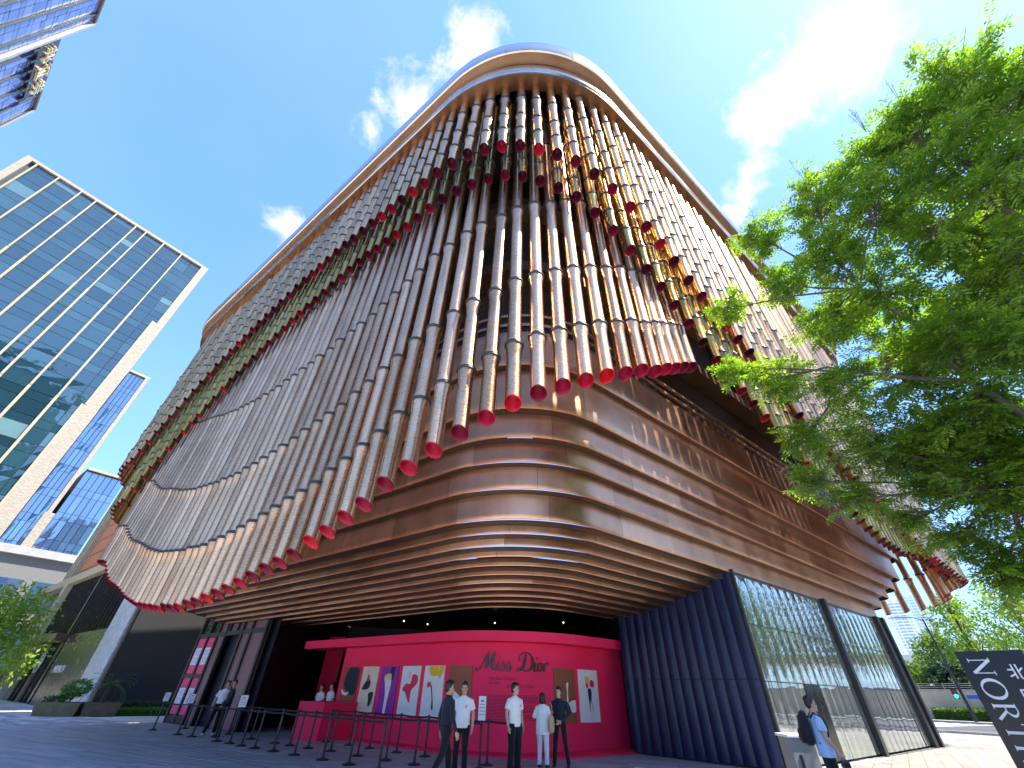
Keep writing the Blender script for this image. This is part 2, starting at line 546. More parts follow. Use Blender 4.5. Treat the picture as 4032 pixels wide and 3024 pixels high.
# --- roof: two stacked rims and the deck
RIM = dict(rR=5.5, tR=95, tailR=8, rL=5.5, tL=95, tailL=8)
R_END, L_END = 34.5, 33.0
up = plan(2.32, 3.10, 6.2, R_END, L_END, **RIM)
lo = plan(2.66, 3.40, 6.5, R_END - .4, L_END - .4, **RIM)
def rim_panels(pl, prof, mat, name, step):
    S = pl[2]; mb = MB()
    band = None
    s = S[0]; edges = []
    while s > S[-1]:
        edges.append(s); s -= step
    edges.append(S[-1])
    for a, b in zip(edges[:-1], edges[1:]):
        if a - b < 0.05: continue
        pm = MB(); sweep(pm, pl, prof, a - 0.005, b + 0.005)
        mpart(pm, name, mat, 45)
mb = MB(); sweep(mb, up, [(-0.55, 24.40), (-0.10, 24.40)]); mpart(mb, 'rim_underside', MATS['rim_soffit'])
pr = [(-0.10, 24.41), (-0.04, 24.44), (-0.01, 24.55), (0.0, 24.75), (0.0, 25.55), (-0.05, 25.80), (-0.18, 25.95), (-0.4, 26.0)]
rim_panels(up, pr, MATS['rim_bronze'], 'roof_rim_panel', 3.1)
pr2 = [(-0.05, 23.19), (0.0, 23.24), (0.0, 24.1), (-0.04, 24.22), (-0.16, 24.30)]
rim_panels(lo, pr2, MATS['rim_bronze'], 'lower_rim_panel', 3.4)
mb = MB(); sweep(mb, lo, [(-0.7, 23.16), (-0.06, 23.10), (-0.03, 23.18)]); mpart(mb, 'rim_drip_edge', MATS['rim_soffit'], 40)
mb = MB(); sweep(mb, up, [(-0.52, 24.42), (-0.52, 24.1)]); mpart(mb, 'rim_shadow_gap', MATS['dark_joint'])
mb = MB(); sweep(mb, lo, [(-0.60, 23.17), (-0.62, 24.2), (-6.5, 24.2)]); mpart(mb, 'pipe_track_soffit', MATS['dark_joint'])
mb = MB(); sweep(mb, up, [(-0.38, 25.98), (-7.0, 26.05)]); mpart(mb, 'roof_deck', MATS['roof_membrane'])

# --- the three veils of hanging pipes
VE = dict(rR=5.0, tR=95, tailR=6, rL=5.0, tL=95, tailL=6)
plA = plan(3.15, 3.85, 6.6, R_END - .6, 32.4, **VE)
plB = plan(3.60, 4.30, 6.3, R_END - .9, 30.3, **VE)
plC = plan(4.05, 4.75, 6.0, R_END - 1.2, 28.4, **VE)
ENDS = {
 'A': [(-40, 11), (-28, 12.1), (-26.4, 13.1), (-24.3, 14.1), (-22.5, 15.1), (-20.5, 16), (-18.5, 16.6), (-16, 17.1), (-13, 17.6), (-10, 17.7), (-7.4, 17.5), (-4, 17.05), (-2, 17.4), (-.3, 17.2), (.4, 16.9), (1.8, 16.35), (3, 15.4), (4.2, 14.3), (5.5, 13.55), (6.65, 12.75), (8, 12.15), (9.5, 11.6), (11.1, 10.6), (12.7, 9.7), (16, 8.7), (20.3, 7.6), (22, 7.2), (24, 7.0), (28.6, 6.85), (45, 7.2)],
 'B': [(-40, 8), (-25.8, 9.4), (-25, 10.2), (-22.8, 11.6), (-20, 13), (-18, 14), (-15, 15), (-12, 15.65), (-8, 16.05), (-5, 15.75), (-2.5, 15.95), (-.8, 16.1), (.5, 15.6), (1.8, 14.8), (2.8, 13.65), (3.8, 12.65), (5, 11.9), (7.6, 9.95), (9, 9.4), (10.8, 8.6), (12.7, 8.0), (15.3, 7.1), (17.5, 6.7), (20, 6.65), (23.8, 7.1), (45, 7.6)],
 'C': [(-40, 8), (-23.7, 6.1), (-22.5, 5.6), (-21, 5), (-19, 4.5), (-17.5, 4.1), (-14.85, 3.58), (-12, 3.35), (-10, 3.4), (-8, 3.65), (-6, 4.02), (-4, 4.6), (-2, 5.62), (0, 6.82), (2, 7.68), (3.7, 8.5), (5, 9.3), (6.2, 10.0), (6.25, 12.0), (12, 15.5), (18, 12.0), (27, 8.0), (28, 6.2), (45, 6.2)]}
COLLARS = {'A': (1.15, 2.5, 4.4, 6.9), 'B': (1.02, 2.1, 3.75, 6.2), 'C': (1.68, 4.05, 7.8, 12.4)}
PR = {'A': 0.176, 'B': 0.158, 'C': 0.178}
CUT = rad(26)
NS = 18
cup_me = {}; col_me = {}
for L in 'ABC':
    r = PR[L]
    # red bell of the pipe mouth: lip and concave cup, tilted with the cut
    m = MB(); tn = math.tan(CUT); ri = r * 1.06
    prof = [(r * 1.04, 0.0), (r * 1.07, -0.02), (r * 1.05, -0.035), (r * 0.97, -0.02), (r * 0.93, 0.05), (r * 0.84, 0.15), (r * 0.55, 0.24), (r * 0.2, 0.27), (0.012, 0.262)]
    vs = []
    for rr, zz in prof:
        for k in range(NS):
            a = 2 * math.pi * k / NS
            vs.append((rr * math.cos(a), rr * math.sin(a), zz + rr * math.cos(a) * tn))
    fs = []
    for i in range(len(prof) - 1):
        for k in range(NS):
            a = i * NS + k; b = i * NS + (k + 1) % NS
            fs.append((b, a, a + NS, b + NS))
    fs.append(tuple((len(prof) - 1) * NS + k for k in range(NS)))
    m.add(vs, fs)
    cup_me[L] = m.mesh('red_cup', 50); cup_me[L].materials.append(MATS['red_cup' if L == 'C' else 'red_cup_shaded'])
    m = MB(); R2 = r * 1.34
    m.lathe([(r * 1.0, -0.05), (R2 * 0.95, -0.048), (R2, -0.032), (R2 * 0.965, -0.008), (R2 * 0.965, 0.004), (R2, 0.02), (R2 * 0.94, 0.036), (r * 0.98, 0.04)], NS, capb=False, capt=False)
    col_me[L] = m.mesh('collar', 40); col_me[L].materials.append(MATS['collar'])
PM = {'A': 'pipe_outer', 'B': 'pipe_middle', 'C': 'pipe_inner'}
def make_pipe(L, pl, s, zend):
    r = PR[L]; x, n = at_s(pl, s)
    ztop = 24.15
    ang = math.atan2(n[1], n[0]); tn = math.tan(CUT)
    zc = [zend + c for c in COLLARS[L] if zend + c < ztop - 0.6]
    rings = [(r * 1.03, 0.0, 1), (r, 0.22, 0)]
    cur = 0.0
    for z in zc:
        h = z - zend
        rings += [(r * 0.99, h - 0.42, 0), (r * 1.04, h - 0.26, 0), (r * 1.17, h - 0.10, 0), (r * 1.19, h, 0), (r * 1.12, h + 0.07, 0), (r * 1.0, h + 0.20, 0)]
    rings += [(r * 0.96, ztop - zend, 0)]
    m = MB(); vs = []
    for rr, h, cut in rings:
        for k in range(NS):
            a = 2 * math.pi * k / NS
            vs.append((rr * math.cos(a), rr * math.sin(a), h + (rr * math.cos(a) * tn if cut else 0)))
    fs = []
    for i in range(len(rings) - 1):
        for k in range(NS):
            a = i * NS + k; b = i * NS + (k + 1) % NS
            fs.append((a, b, b + NS, a + NS))
    m.add(vs, fs)
    o = m.build('hanging_pipe', MATS[PM[L]], museum, 60)
    o.location = Vector((x[0], x[1], zend)) + MUS_INV
    tilt = random.uniform(-0.005, 0.005)
    o.rotation_euler = (tilt, random.uniform(-0.004, 0.004), ang + random.uniform(-0.06, 0.06))
    c = link('red_cup', cup_me[L], o)
    for z in zc:
        c = link('collar', col_me[L], o); c.location = (0, 0, z - zend)
npipe = 0
for L, pl, sp, s_lo, s_hi, off in (('A', plA, 0.66, -36.0, 34.5, -0.31), ('B', plB, 0.613, -32.5, 33.5, -0.20), ('C', plC, 0.562, -30.5, 36.0, 0.20)):
    k = math.ceil((s_lo - off) / sp)
    while off + k * sp < s_hi:
        s = off + k * sp; k += 1
        if L == 'C' and (8.5 < s < 28.5 or (s > 28.5 and (k % 2))): continue
        ze = float(np.interp(s, [e[0] for e in ENDS[L]], [e[1] for e in ENDS[L]]))
        make_pipe(L, pl, s, ze + random.uniform(-0.03, 0.03)); npipe += 1
print('pipes', npipe)
# ------------------------------------------------------------------ ground
t = NT('plaza_strip')
rn = t.rand(); w = t.world()
n1 = t.noise(w, 0.5, 4); n2 = t.noise(w, 40.0, 4, 0.7)
bc = t.ramp(t.math('ADD', t.math('MULTIPLY', rn, 0.45), t.math('MULTIPLY', n1, 0.55)), [(0.2, (0.23, 0.265, 0.295)), (0.55, (0.31, 0.35, 0.385)), (0.85, (0.41, 0.445, 0.475))])
t.set(col=t.mix(1.0, bc, t.rng(n2, 0.75, 1.2, 0.3, 0.7), 'MULTIPLY'), rough=t.rng(n1, 0.42, 0.68), spec=0.4)
t.bump(n2, 0.15, 0.004)
def paver_mat(name, c0, c1, sc, mort, bw=0.5, rh=0.25, rot=0.0, rough=0.75):
    t = NT(name)
    br = t.node('ShaderNodeTexBrick')
    br.inputs['Scale'].default_value = sc
    br.inputs['Mortar Size'].default_value = mort
    br.inputs['Brick Width'].default_value = bw
    br.inputs['Row Height'].default_value = rh
    br.inputs['Color1'].default_value = (*c0, 1); br.inputs['Color2'].default_value = (*c1, 1)
    br.inputs['Mortar'].default_value = (*[x * 0.55 for x in c0], 1)
    mp = t.node('ShaderNodeMapping'); mp.inputs['Rotation'].default_value = (0, 0, rot)
    g = t.node('ShaderNodeNewGeometry'); t.l.new(g.outputs['Position'], mp.inputs['Vector'])
    t.l.new(mp.outputs[0], br.inputs['Vector'])
    n = t.noise(t.world(), 0.35, 6, 0.6); f = t.noise(t.world(), 30, 4, 0.7)
    c = t.mix(1.0, br.outputs['Color'], t.rng(n, 0.75, 1.15, 0.3, 0.7), 'MULTIPLY')
    c = t.mix(1.0, c, t.rng(f, 0.85, 1.12, 0.3, 0.7), 'MULTIPLY')
    t.set(col=c, rough=rough)
    t.bump(t.math('ADD', f, t.math('MULTIPLY', br.outputs['Fac'], -1.0)), 0.2, 0.006)
    return t.mat
paver_mat('plaza_far', (0.50, 0.50, 0.48), (0.60, 0.59, 0.57), 1.0, 0.01, 1.2, 0.6, rad(-38))
paver_mat('granite_light', (0.25, 0.24, 0.215), (0.31, 0.295, 0.265), 1.0, 0.012, 0.9, 0.45, rad(-52))
t = NT('asphalt'); f = t.noise(t.world(), 60, 5, 0.75); n = t.noise(t.world(), 0.3, 4)
t.set(col=t.mix(1.0, t.ramp(f, [(0.3, (0.045, 0.046, 0.05)), (0.7, (0.085, 0.085, 0.088))]), t.rng(n, 0.8, 1.25, 0.3, 0.7), 'MULTIPLY'), rough=0.85); t.bump(f, 0.3, 0.004)
plain('kerb_stone', (0.42, 0.42, 0.40), 0.8, 0, 0.15, 8)
plain('road_paint', (0.72, 0.72, 0.70), 0.7, 0, 0.15, 12)
ground = MB().add([(-1500, -300, -0.03), (1500, -300, -0.03), (1500, 2200, -0.03), (-1500, 2200, -0.03)], [(0, 1, 2, 3)]).build('ground', MATS['plaza_far'])
tag(ground, kind='structure')
# strip paving of the forecourt: long narrow granite setts laid in rows
SD = np.array([math.sin(rad(117)), math.cos(rad(117))]); SN = np.array([-SD[1], SD[0]])
PW, PL = 0.24, 1.35
pieces = []
rp = random.Random(3)
for i in range(-60, 190):
    off = rp.uniform(0, PL)
    for j in range(-26, 26):
        u = j * PL + off; v = 6.0 + i * PW * 0.5 * 2
        c = SD * u + SN * v
        if not (-24 < c[0] < 13.5 and 10.5 < c[1] < 31): continue
        pR = -(c @ nR); pL = -(c @ nL); al = c @ dL
        if al > 32.2 - 0.25 * max(0, pL - 3): continue
        if pR < 3.2: continue
        if pR < 6.8 and c[0] > 6.0: continue
        pieces.append((math.hypot(c[0], c[1]), c, u))
pieces.sort(key=lambda p: p[0])
rot = math.atan2(SD[1], SD[0])
me_list = []
for k in range(4):
    m = MB(); ln = PL - 0.012 - 0.0; m.add([], [])
    d = 0.006
    a, b = ln / 2, PW / 2 - 0.006
    m.add([(-a, -b, -0.03), (a, -b, -0.03), (a, b, -0.03), (-a, b, -0.03), (-a + d, -b + d, 0), (a - d, -b + d, 0), (a - d, b - d, 0), (-a + d, b - d, 0)],
          [(0, 1, 5, 4), (1, 2, 6, 5), (2, 3, 7, 6), (3, 0, 4, 7), (4, 5, 6, 7)])
    me = m.mesh('paving_strip'); me.materials.append(MATS['plaza_strip']); me_list.append(me)
vis = [p for p in pieces if p[1][1] > 12.6 and abs(p[1][0]) < 1.0 * p[1][1] + 3]
first = set()
for q, p in enumerate(vis[:300]):
    o = link('paving_strip', me_list[q % 4], ground)
    o.location = (p[1][0], p[1][1], rp.uniform(-0.0015, 0.0015) + 0.0)
    o.rotation_euler = (0, 0, rot)
    first.add(id(p))
rest = MB()
for p in pieces:
    if id(p) in first: continue
    Rz = Matrix.Rotation(rot, 3, 'Z'); c = p[1]; a, b, d = PL / 2 - 0.006, PW / 2 - 0.006, 0.006
    z = rp.uniform(-0.0015, 0.0015)
    vs_ = [(-a, -b, -0.03), (a, -b, -0.03), (a, b, -0.03), (-a, b, -0.03), (-a + d, -b + d, z), (a - d, -b + d, z), (a - d, b - d, z), (-a + d, b - d, z)]
    rest.add([Rz @ Vector(v) + Vector((c[0], c[1], 0)) for v in vs_], [(0, 1, 5, 4), (1, 2, 6, 5), (2, 3, 7, 6), (3, 0, 4, 7), (4, 5, 6, 7)])
t = NT('plaza_strip_rest'); w = t.world()
isl = t.node('ShaderNodeNewGeometry').outputs['Random Per Island']
n1 = t.noise(w, 0.5, 4); n2 = t.noise(w, 40.0, 4, 0.7)
bc = t.ramp(t.math('ADD', t.math('MULTIPLY', isl, 0.45), t.math('MULTIPLY', n1, 0.55)), [(0.2, (0.23, 0.265, 0.295)), (0.55, (0.31, 0.35, 0.385)), (0.85, (0.41, 0.445, 0.475))])
t.set(col=t.mix(1.0, bc, t.rng(n2, 0.75, 1.2, 0.3, 0.7), 'MULTIPLY'), rough=t.rng(n1, 0.42, 0.68), spec=0.4); t.bump(n2, 0.15, 0.004)
o = rest.build('paving_strips', MATS['plaza_strip_rest'], ground); o['kind'] = 'stuff'
fc = MB(); fc.add([(-24, 22, -0.016), (-34, -20, -0.016), (18, -22, -0.016), (9, 6, -0.016), (9, 19, -0.016), (0, 26, -0.016), (-16, 28, -0.016)], [(0, 1, 2, 3, 4, 5, 6)])
tag(fc.build('forecourt', MATS['plaza_far']), kind='structure')
# pale granite footway along the right wing and street beyond
fw = MB()
fw.add([(8.2, 11.5, -0.004), (7.0, 4, -0.004), (16, -12, -0.004), (48, 20, -0.004), (30.5, 36.2, -0.004), (19, 27.5, -0.004), (9.0, 17.6, -0.004)], [(0, 1, 2, 3, 4, 5, 6)])
tag(fw.build('footway', MATS['granite_light']), kind='structure')
# checker of white and grey slabs in the sun by the showroom
t = NT('slab_mix'); isl = t.node('ShaderNodeNewGeometry').outputs['Random Per Island']
f = t.noise(t.world(), 25, 4, 0.7)
t.set(col=t.mix(1.0, t.ramp(isl, [(0.0, (0.26, 0.28, 0.30)), (0.4, (0.34, 0.36, 0.38)), (0.6, (0.48, 0.49, 0.49)), (1.0, (0.58, 0.58, 0.57))]), t.rng(f, 0.85, 1.1, 0.3, 0.7), 'MULTIPLY'), rough=0.7)
sl = MB()
for i in range(0, 70):
    for j in range(0, 40):
        c = dL * (30.6 + i * 0.9) + nL * (-(j * 0.45) + 6.5)
        al = c @ dL; pL_ = -(c @ nL)
        if al < 31.6 - 0.25 * max(0, pL_ - 3) or pL_ > 9.3: continue
        c = c + dL * (0.45 if j % 2 else 0)
        vs_ = []
        for a, b in ((-.44, -.215), (.44, -.215), (.44, .215), (-.44, .215)):
            q = c + dL * a + nL * b; vs_.append((q[0], q[1], 0.0))
        n_ = [(x, y, -0.028) for x, y, z in vs_]
        sl.add(n_ + vs_, [(0, 1, 5, 4), (1, 2, 6, 5), (2, 3, 7, 6), (3, 0, 4, 7), (4, 5, 6, 7)])
o = sl.build('paving_slabs', MATS['slab_mix'], ground); o['kind'] = 'stuff'
# ------------------------------------------------------------------ ground floor of the museum
t = NT('mirror_glass')
n = t.noise(t.world((1.2, 1.2, 0.35)), 1.3, 3, 0.5)
t.set(col=(0.42, 0.46, 0.45), rough=0.03, metal=0.82)
t.bump(n, 0.10, 0.06)
t = NT('black_fluted')
n = t.noise(t.world((3, 3, 0.3)), 1.4, 4, 0.6); f = t.noise(t.world((30, 30, 1.5)), 1.0, 4, 0.7)
t.set(col=t.ramp(n, [(0.3, (0.003, 0.007, 0.028)), (0.7, (0.007, 0.016, 0.065))]), rough=t.rng(f, 0.18, 0.36, 0.3, 0.7), spec=0.3)
t.bump(f, 0.06, 0.01)
t = NT('tinted_glass'); t.set(col=(0.02, 0.018, 0.022), rough=0.04, spec=0.8, ior=1.8); t.bump(t.noise(t.world(), 1.0, 3), 0.06, 0.05)
plain('mauve_panel', (0.20, 0.085, 0.12), 0.35, 0, 0.15, 2)
plain('lobby_purple', (0.012, 0.010, 0.022), 0.5, 0, 0.3, 1.5)
plain('black_gloss', (0.006, 0.007, 0.010), 0.16, 0, 0.3, 4, spec=0.2)
def vpanel(mb, a, b, z0, z1, th=0.03, out=None):
    """vertical slab between two plan points"""
    a = np.array(a, float); b = np.array(b, float)
    d = (b - a) / np.linalg.norm(b - a); n = np.array([-d[1], d[0]]) * th
    P = [a, b, b + n, a + n]
    vs = [(p[0], p[1], z0) for p in P] + [(p[0], p[1], z1) for p in P]
    return mb.add(vs, [(0, 1, 5, 4), (1, 2, 6, 5), (2, 3, 7, 6), (3, 0, 4, 7), (4, 5, 6, 7), (3, 2, 1, 0)])
# black wing wall: folded vertical sheets in two tiers
wv = WING_B - WING_A; wl_ = np.linalg.norm(wv); wd = wv / wl_; wnrm = np.array([-wd[1], wd[0]])
if wnrm @ (-WING_A) < 0: wnrm = -wnrm
wing = mpart(vpanel(MB(), WING_A + wnrm * -0.25 + wd * .02, WING_B + wnrm * -0.25, 0.0, 5.4, 0.06), 'wing_wall', MATS['black_metal'])
NP = 13; rw = random.Random(4)
for tier, (z0, z1) in enumerate(((0.05, 2.06), (2.08, 5.2))):
    for i in range(NP):
        a = WING_A + wd * (wl_ * i / NP + 0.006); b = WING_A + wd * (wl_ * (i + 1) / NP - 0.006)
        m = MB(); prof = []
        K = 6
        for k in range(K + 1):
            u = k / K
            q = a + (b - a) * u + wnrm * (0.034 * math.sin(math.pi * u) ** 0.8 + rw.uniform(-.003, .003) - 0.01)
            prof.append(q)
        vs_ = [(q[0], q[1], z0) for q in prof] + [(q[0], q[1], z1) for q in prof]
        m.add(vs_, [(k, k + 1, k + 2 + K, k + 1 + K) for k in range(K)])
        mpart(m, 'folded_sheet', MATS['black_fluted'], 60, wing)
# glazed right wing: three black posts, mirror panes between, slightly out of plane one by one
GP = lambda al, d=7.06: dR * al - nR * d
gw = mpart(vpanel(MB(), GP(15.45, 7.3), GP(31.0, 7.3), 0.0, 5.2, 0.05), 'glass_wall_backing', MATS['dark_core'])
posts = [15.5, 23.45, 30.6]
for i, al in enumerate(posts):
    m = MB(); c = GP(al, 7.12)
    m.box((c[0], c[1], 2.6), ((0.10, 0.30, 0.55)[i], (0.3, 0.5, 0.5)[i], 5.2), Matrix.Rotation(math.atan2(dR[1], dR[0]), 3, 'Z'))
    mpart(m, 'wall_post', MATS['black_metal'])
for k in range(3):
    m = MB(); c = GP(31.0 + k * 0.34, 6.98 + 0.05 * k)
    m.box((c[0], c[1], 2.6), (0.10, 0.42, 5.2), Matrix.Rotation(math.atan2(dR[1], dR[0]), 3, 'Z'))
    mpart(m, 'end_fin', MATS['black_metal'])
rows = [(0.06, 2.02), (2.04, 3.55), (3.57, 5.08)]
rg = random.Random(9)
for a0, a1 in ((15.7, 23.26), (23.64, 30.3)):
    npan = int(round((a1 - a0) / 0.68)); wdt = (a1 - a0) / npan
    for i in range(npan):
        jx = rg.uniform(-0.005, 0.005); jy = rg.uniform(-0.005, 0.005)
        for r_, (z0, z1) in enumerate(rows):
            if a0 < 20 and r_ == 0 and i in (4, 5):      # a door leaf of two panes
                mname, mm = 'glass_door', 'black_gloss'
            else:
                mname, mm = 'glass_pane', 'mirror_glass'
            m = MB(); K = 4; pts = []
            for k in range(K + 1):
                u = k / K
                al = a0 + wdt * i + 0.008 + (wdt - 0.016) * u
                bow = 0.007 * math.sin(math.pi * u) + jx * (1 - u) + jy * u
                pts.append(GP(al, 7.05 - bow))
            dz = rg.uniform(-0.006, 0.006)
            vs_ = [(q[0], q[1], z0) for q in pts] + [(q[0] + nR[0] * dz, q[1] + nR[1] * dz, z1) for q in pts]
            m.add(vs_, [(k, k + 1, k + 2 + K, k + 1 + K) for k in range(K)])
            mpart(m, mname, MATS[mm], 60, gw)
    for z in (2.03, 3.56):
        m = MB(); vpanel(m, GP(a0, 7.03), GP(a1, 7.03), z - 0.012, z + 0.012, 0.02)
        mpart(m, 'glazing_bar', MATS['black_metal'])
m = MB(); vpanel(m, GP(15.4, 7.0), GP(31.2, 7.0), 5.06, 5.14, 0.35); mpart(m, 'glass_head_beam', MATS['black_metal'])
# entrance bay in the left wing: black portal, doors, transom
LP = lambda al, d=10.98: dL * al - nL * d
port = mpart(vpanel(MB(), LP(30.6, 11.35), LP(22.5, 11.35), 0.0, 5.0, 0.05), 'entrance_backing', MATS['lobby_purple'])
def lbar(a0, a1, z0, z1, d0=10.98, th=0.16, mat='black_metal', name='portal_frame', parent=None):
    m = MB(); vpanel(m, LP(a0, d0), LP(a1, d0), z0, z1, th)
    return mpart(m, name, MATS[mat], None, parent)
for al in (30.45, 29.25, 28.15, 27.2, 25.4, 24.45, 23.0):
    lbar(al + 0.09, al - 0.09, 0.0, 4.98, name='portal_mullion')
for al in (26.9, 26.0):
    lbar(al + 0.06, al - 0.06, 3.85, 4.98, name='portal_mullion')
for z0, z1 in ((3.66, 3.86), (0.0, 0.32), (1.86, 2.02)):
    for a0, a1 in ((30.36, 29.34), (29.16, 28.24)):
        lbar(a0, a1, z0, z1, 11.0, 0.12, name='portal_rail')
lbar(28.06, 23.1, 3.66, 3.86, 11.0, 0.12, name='portal_rail')
for a0, a1 in ((30.36, 29.34), (29.16, 28.24), (28.06, 27.29), (27.11, 26.96), (26.84, 26.06), (25.94, 25.49), (25.31, 24.54), (24.36, 23.09)):
    lbar(a0, a1, 3.86, 4.98, 11.08, 0.02, 'tinted_glass' if a0 > 28.1 else 'mauve_panel', 'transom_pane')
for a0, a1 in ((28.06, 27.29), (25.31, 24.54), (24.36, 23.09)):
    lbar(a0, a1, 0.02, 3.66, 11.06, 0.03, 'mauve_panel', 'entrance_panel')
for a0, a1 in ((30.36, 29.34), (29.16, 28.24)):
    for z0, z1 in ((0.32, 1.86), (2.02, 3.66)):
        lbar(a0, a1, z0, z1, 11.07, 0.02, 'tinted_glass', 'side_pane')
# dark return wall of the lobby between the entrance and the display wall
path = [np.array(q) for q in ((-11.40, 22.75), (-11.25, 25.0), (-10.95, 28.0), (-10.6, 32.0))]
rwall = None
for i in range(len(path) - 1):
    p0, p1 = path[i], path[i + 1]
    n_ = int(np.linalg.norm(p1 - p0) / 1.1) + 1
    for k in range(n_):
        q0 = p0 + (p1 - p0) * k / n_; q1 = p0 + (p1 - p0) * ((k + 1) / n_ - 0.004)
        mpart(vpanel(MB(), q0, q1, 0.0, 4.88, 0.06), 'lobby_panel', MATS['lobby_purple'])
p = path[-1]
for i in range(len(path) - 1):
    mpart(vpanel(MB(), path[i] + np.array([-.15, 0]), path[i + 1] + np.array([-.15, 0]), 0, 4.9, 0.05), 'lobby_wall_core', MATS['dark_core'])
mpart(vpanel(MB(), p, (6.0, 34.0), 0, 4.9, -0.1), 'lobby_back_wall', MATS['lobby_purple'])
mpart(vpanel(MB(), (6.0, 34.0), WING_B + np.array([.3, .2]), 0, 4.9, -0.1), 'lobby_back_wall', MATS['lobby_purple'])
# inner body behind the glass, so nothing is hollow from the side
mpart(vpanel(MB(), GP(31.4, 7.4), GP(31.4, 20), 0, 5.2, 0.1), 'end_wall', MATS['dark_core'])
# black panelled wall in the recess at the far end of the left wing
BA = np.array([-26.2, 33.1]); BB = BA + dR * 8.0
blk = mpart(vpanel(MB(), BA, BB, 0.0, 9.0, -0.1), 'recess_wall', MATS['dark_joint'])
for i in range(5):
    for k, (z0, z1) in enumerate(((0.02, 2.1), (2.12, 4.2), (4.22, 6.3), (6.32, 8.9))):
        q0 = BA + dR * (i * 1.6 + 0.01) + nR * 0.02; q1 = BA + dR * (i * 1.6 + 1.59) + nR * 0.02
        mpart(vpanel(MB(), q0, q1, z0, z1, -0.015), 'black_panel', MATS['black_gloss'], None, blk)

# ------------------------------------------------------------------ pink display wall with canopy
WALL_L = 19.3
t = NT('pink_paint'); n = t.noise(t.world(), 0.8, 4); f = t.noise(t.world(), 60, 3)
t.set(col=t.ramp(n, [(0.3, (0.88, 0.022, 0.105)), (0.7, (0.93, 0.030, 0.125))]), rough=0.62, spec=0.25); t.bump(f, 0.05, 0.002)
wall_pl = plan(13.0, 13.2, 4.0, 16.55, WALL_L)
pw = empty('display_wall', (0, 17.4, 0)); tag(pw, 'curved hot pink exhibition wall with thick projecting canopy', 'display wall')
PWI = Vector((0, -17.4, 0))
def pwp(mb, name, mat, smooth=40):
    o = mb.build(name, mat, pw, smooth); o.location = PWI; return o
m = MB(); sweep(m, wall_pl, [(0, 0.0), (0, 3.1), (-0.35, 3.1), (-0.35, 0.0)], close=True); pwp(m, 'wall', MATS['pink_paint'])
cpl = plan(12.3, 12.62, 4.4, 15.6, 21.9)
m = MB(); sweep(m, cpl, [(0, 3.05), (0, 3.36), (-1.3, 3.36), (-1.3, 3.05)], close=True); pwp(m, 'canopy', MATS['pink_paint'])
ppl = plan(11.85, 12.55, 4.2, 15.7, 20.6)
m = MB(); sweep(m, ppl, [(0, 0.0), (0, 0.05), (-1.6, 0.05), (-1.6, 0.0)], close=True); pwp(m, 'plinth', MATS['pink_paint'])
# pink screen standing in the passage left of the wall
m = MB(); vpanel(m, (-10.1, 27.3), (-9.0, 26.8), 0.0, 3.9, 0.05)
tag(m.build('pink_screen', MATS['pink_paint']), 'narrow tall pink panel in the dark passage behind the counter', 'screen')
# calligraphic lettering: strokes of changing width, raised off the wall
plain('letter_black', (0.012, 0.008, 0.012), 0.35)
def on_wall(pl, s, z, off=0.0):
    x, n = at_s(pl, s); return Vector((x[0] + n[0] * off, x[1] + n[1] * off, z))
def smooth_pts(P, k=7):
    """Catmull-Rom through (x, y, width)"""
    out = []
    P = [np.array(p, float) for p in P]; Q = [2 * P[0] - P[1]] + P + [2 * P[-1] - P[-2]]
    for i in range(1, len(Q) - 2):
        for j in range(k):
            u = j / k
            out.append(0.5 * ((2 * Q[i]) + (-Q[i - 1] + Q[i + 1]) * u + (2 * Q[i - 1] - 5 * Q[i] + 4 * Q[i + 1] - Q[i + 2]) * u * u + (-Q[i - 1] + 3 * Q[i] - 3 * Q[i + 1] + Q[i + 2]) * u ** 3))
    out.append(P[-1]); return out
def stroke(mb, P, fx, th, off):
    """ribbon with thickness; fx maps (x,y,depth) to the world"""
    Q = smooth_pts(P) if len(P) > 2 else [np.array(p, float) for p in P]
    vs = []; n = len(Q)
    for i, q in enumerate(Q):
        d = Q[min(i + 1, n - 1)][:2] - Q[max(i - 1, 0)][:2]; L = np.linalg.norm(d) or 1
        pn = np.array([-d[1], d[0]]) / L * max(q[2], 0.004) * 0.5
        for sgn, dp in ((1, off), (-1, off), (-1, off + th), (1, off + th)):
            w_ = q[:2] + pn * sgn; vs.append(fx(w_[0], w_[1], dp))
    fs = []
    for i in range(n - 1):
        for k in range(4):
            a = i * 4 + k; b = i * 4 + (k + 1) % 4
            fs.append((a, a + 4, b + 4, b))
    fs += [(0, 1, 2, 3), ((n - 1) * 4 + 3, (n - 1) * 4 + 2, (n - 1) * 4 + 1, (n - 1) * 4)]
    mb.add(vs, fs)
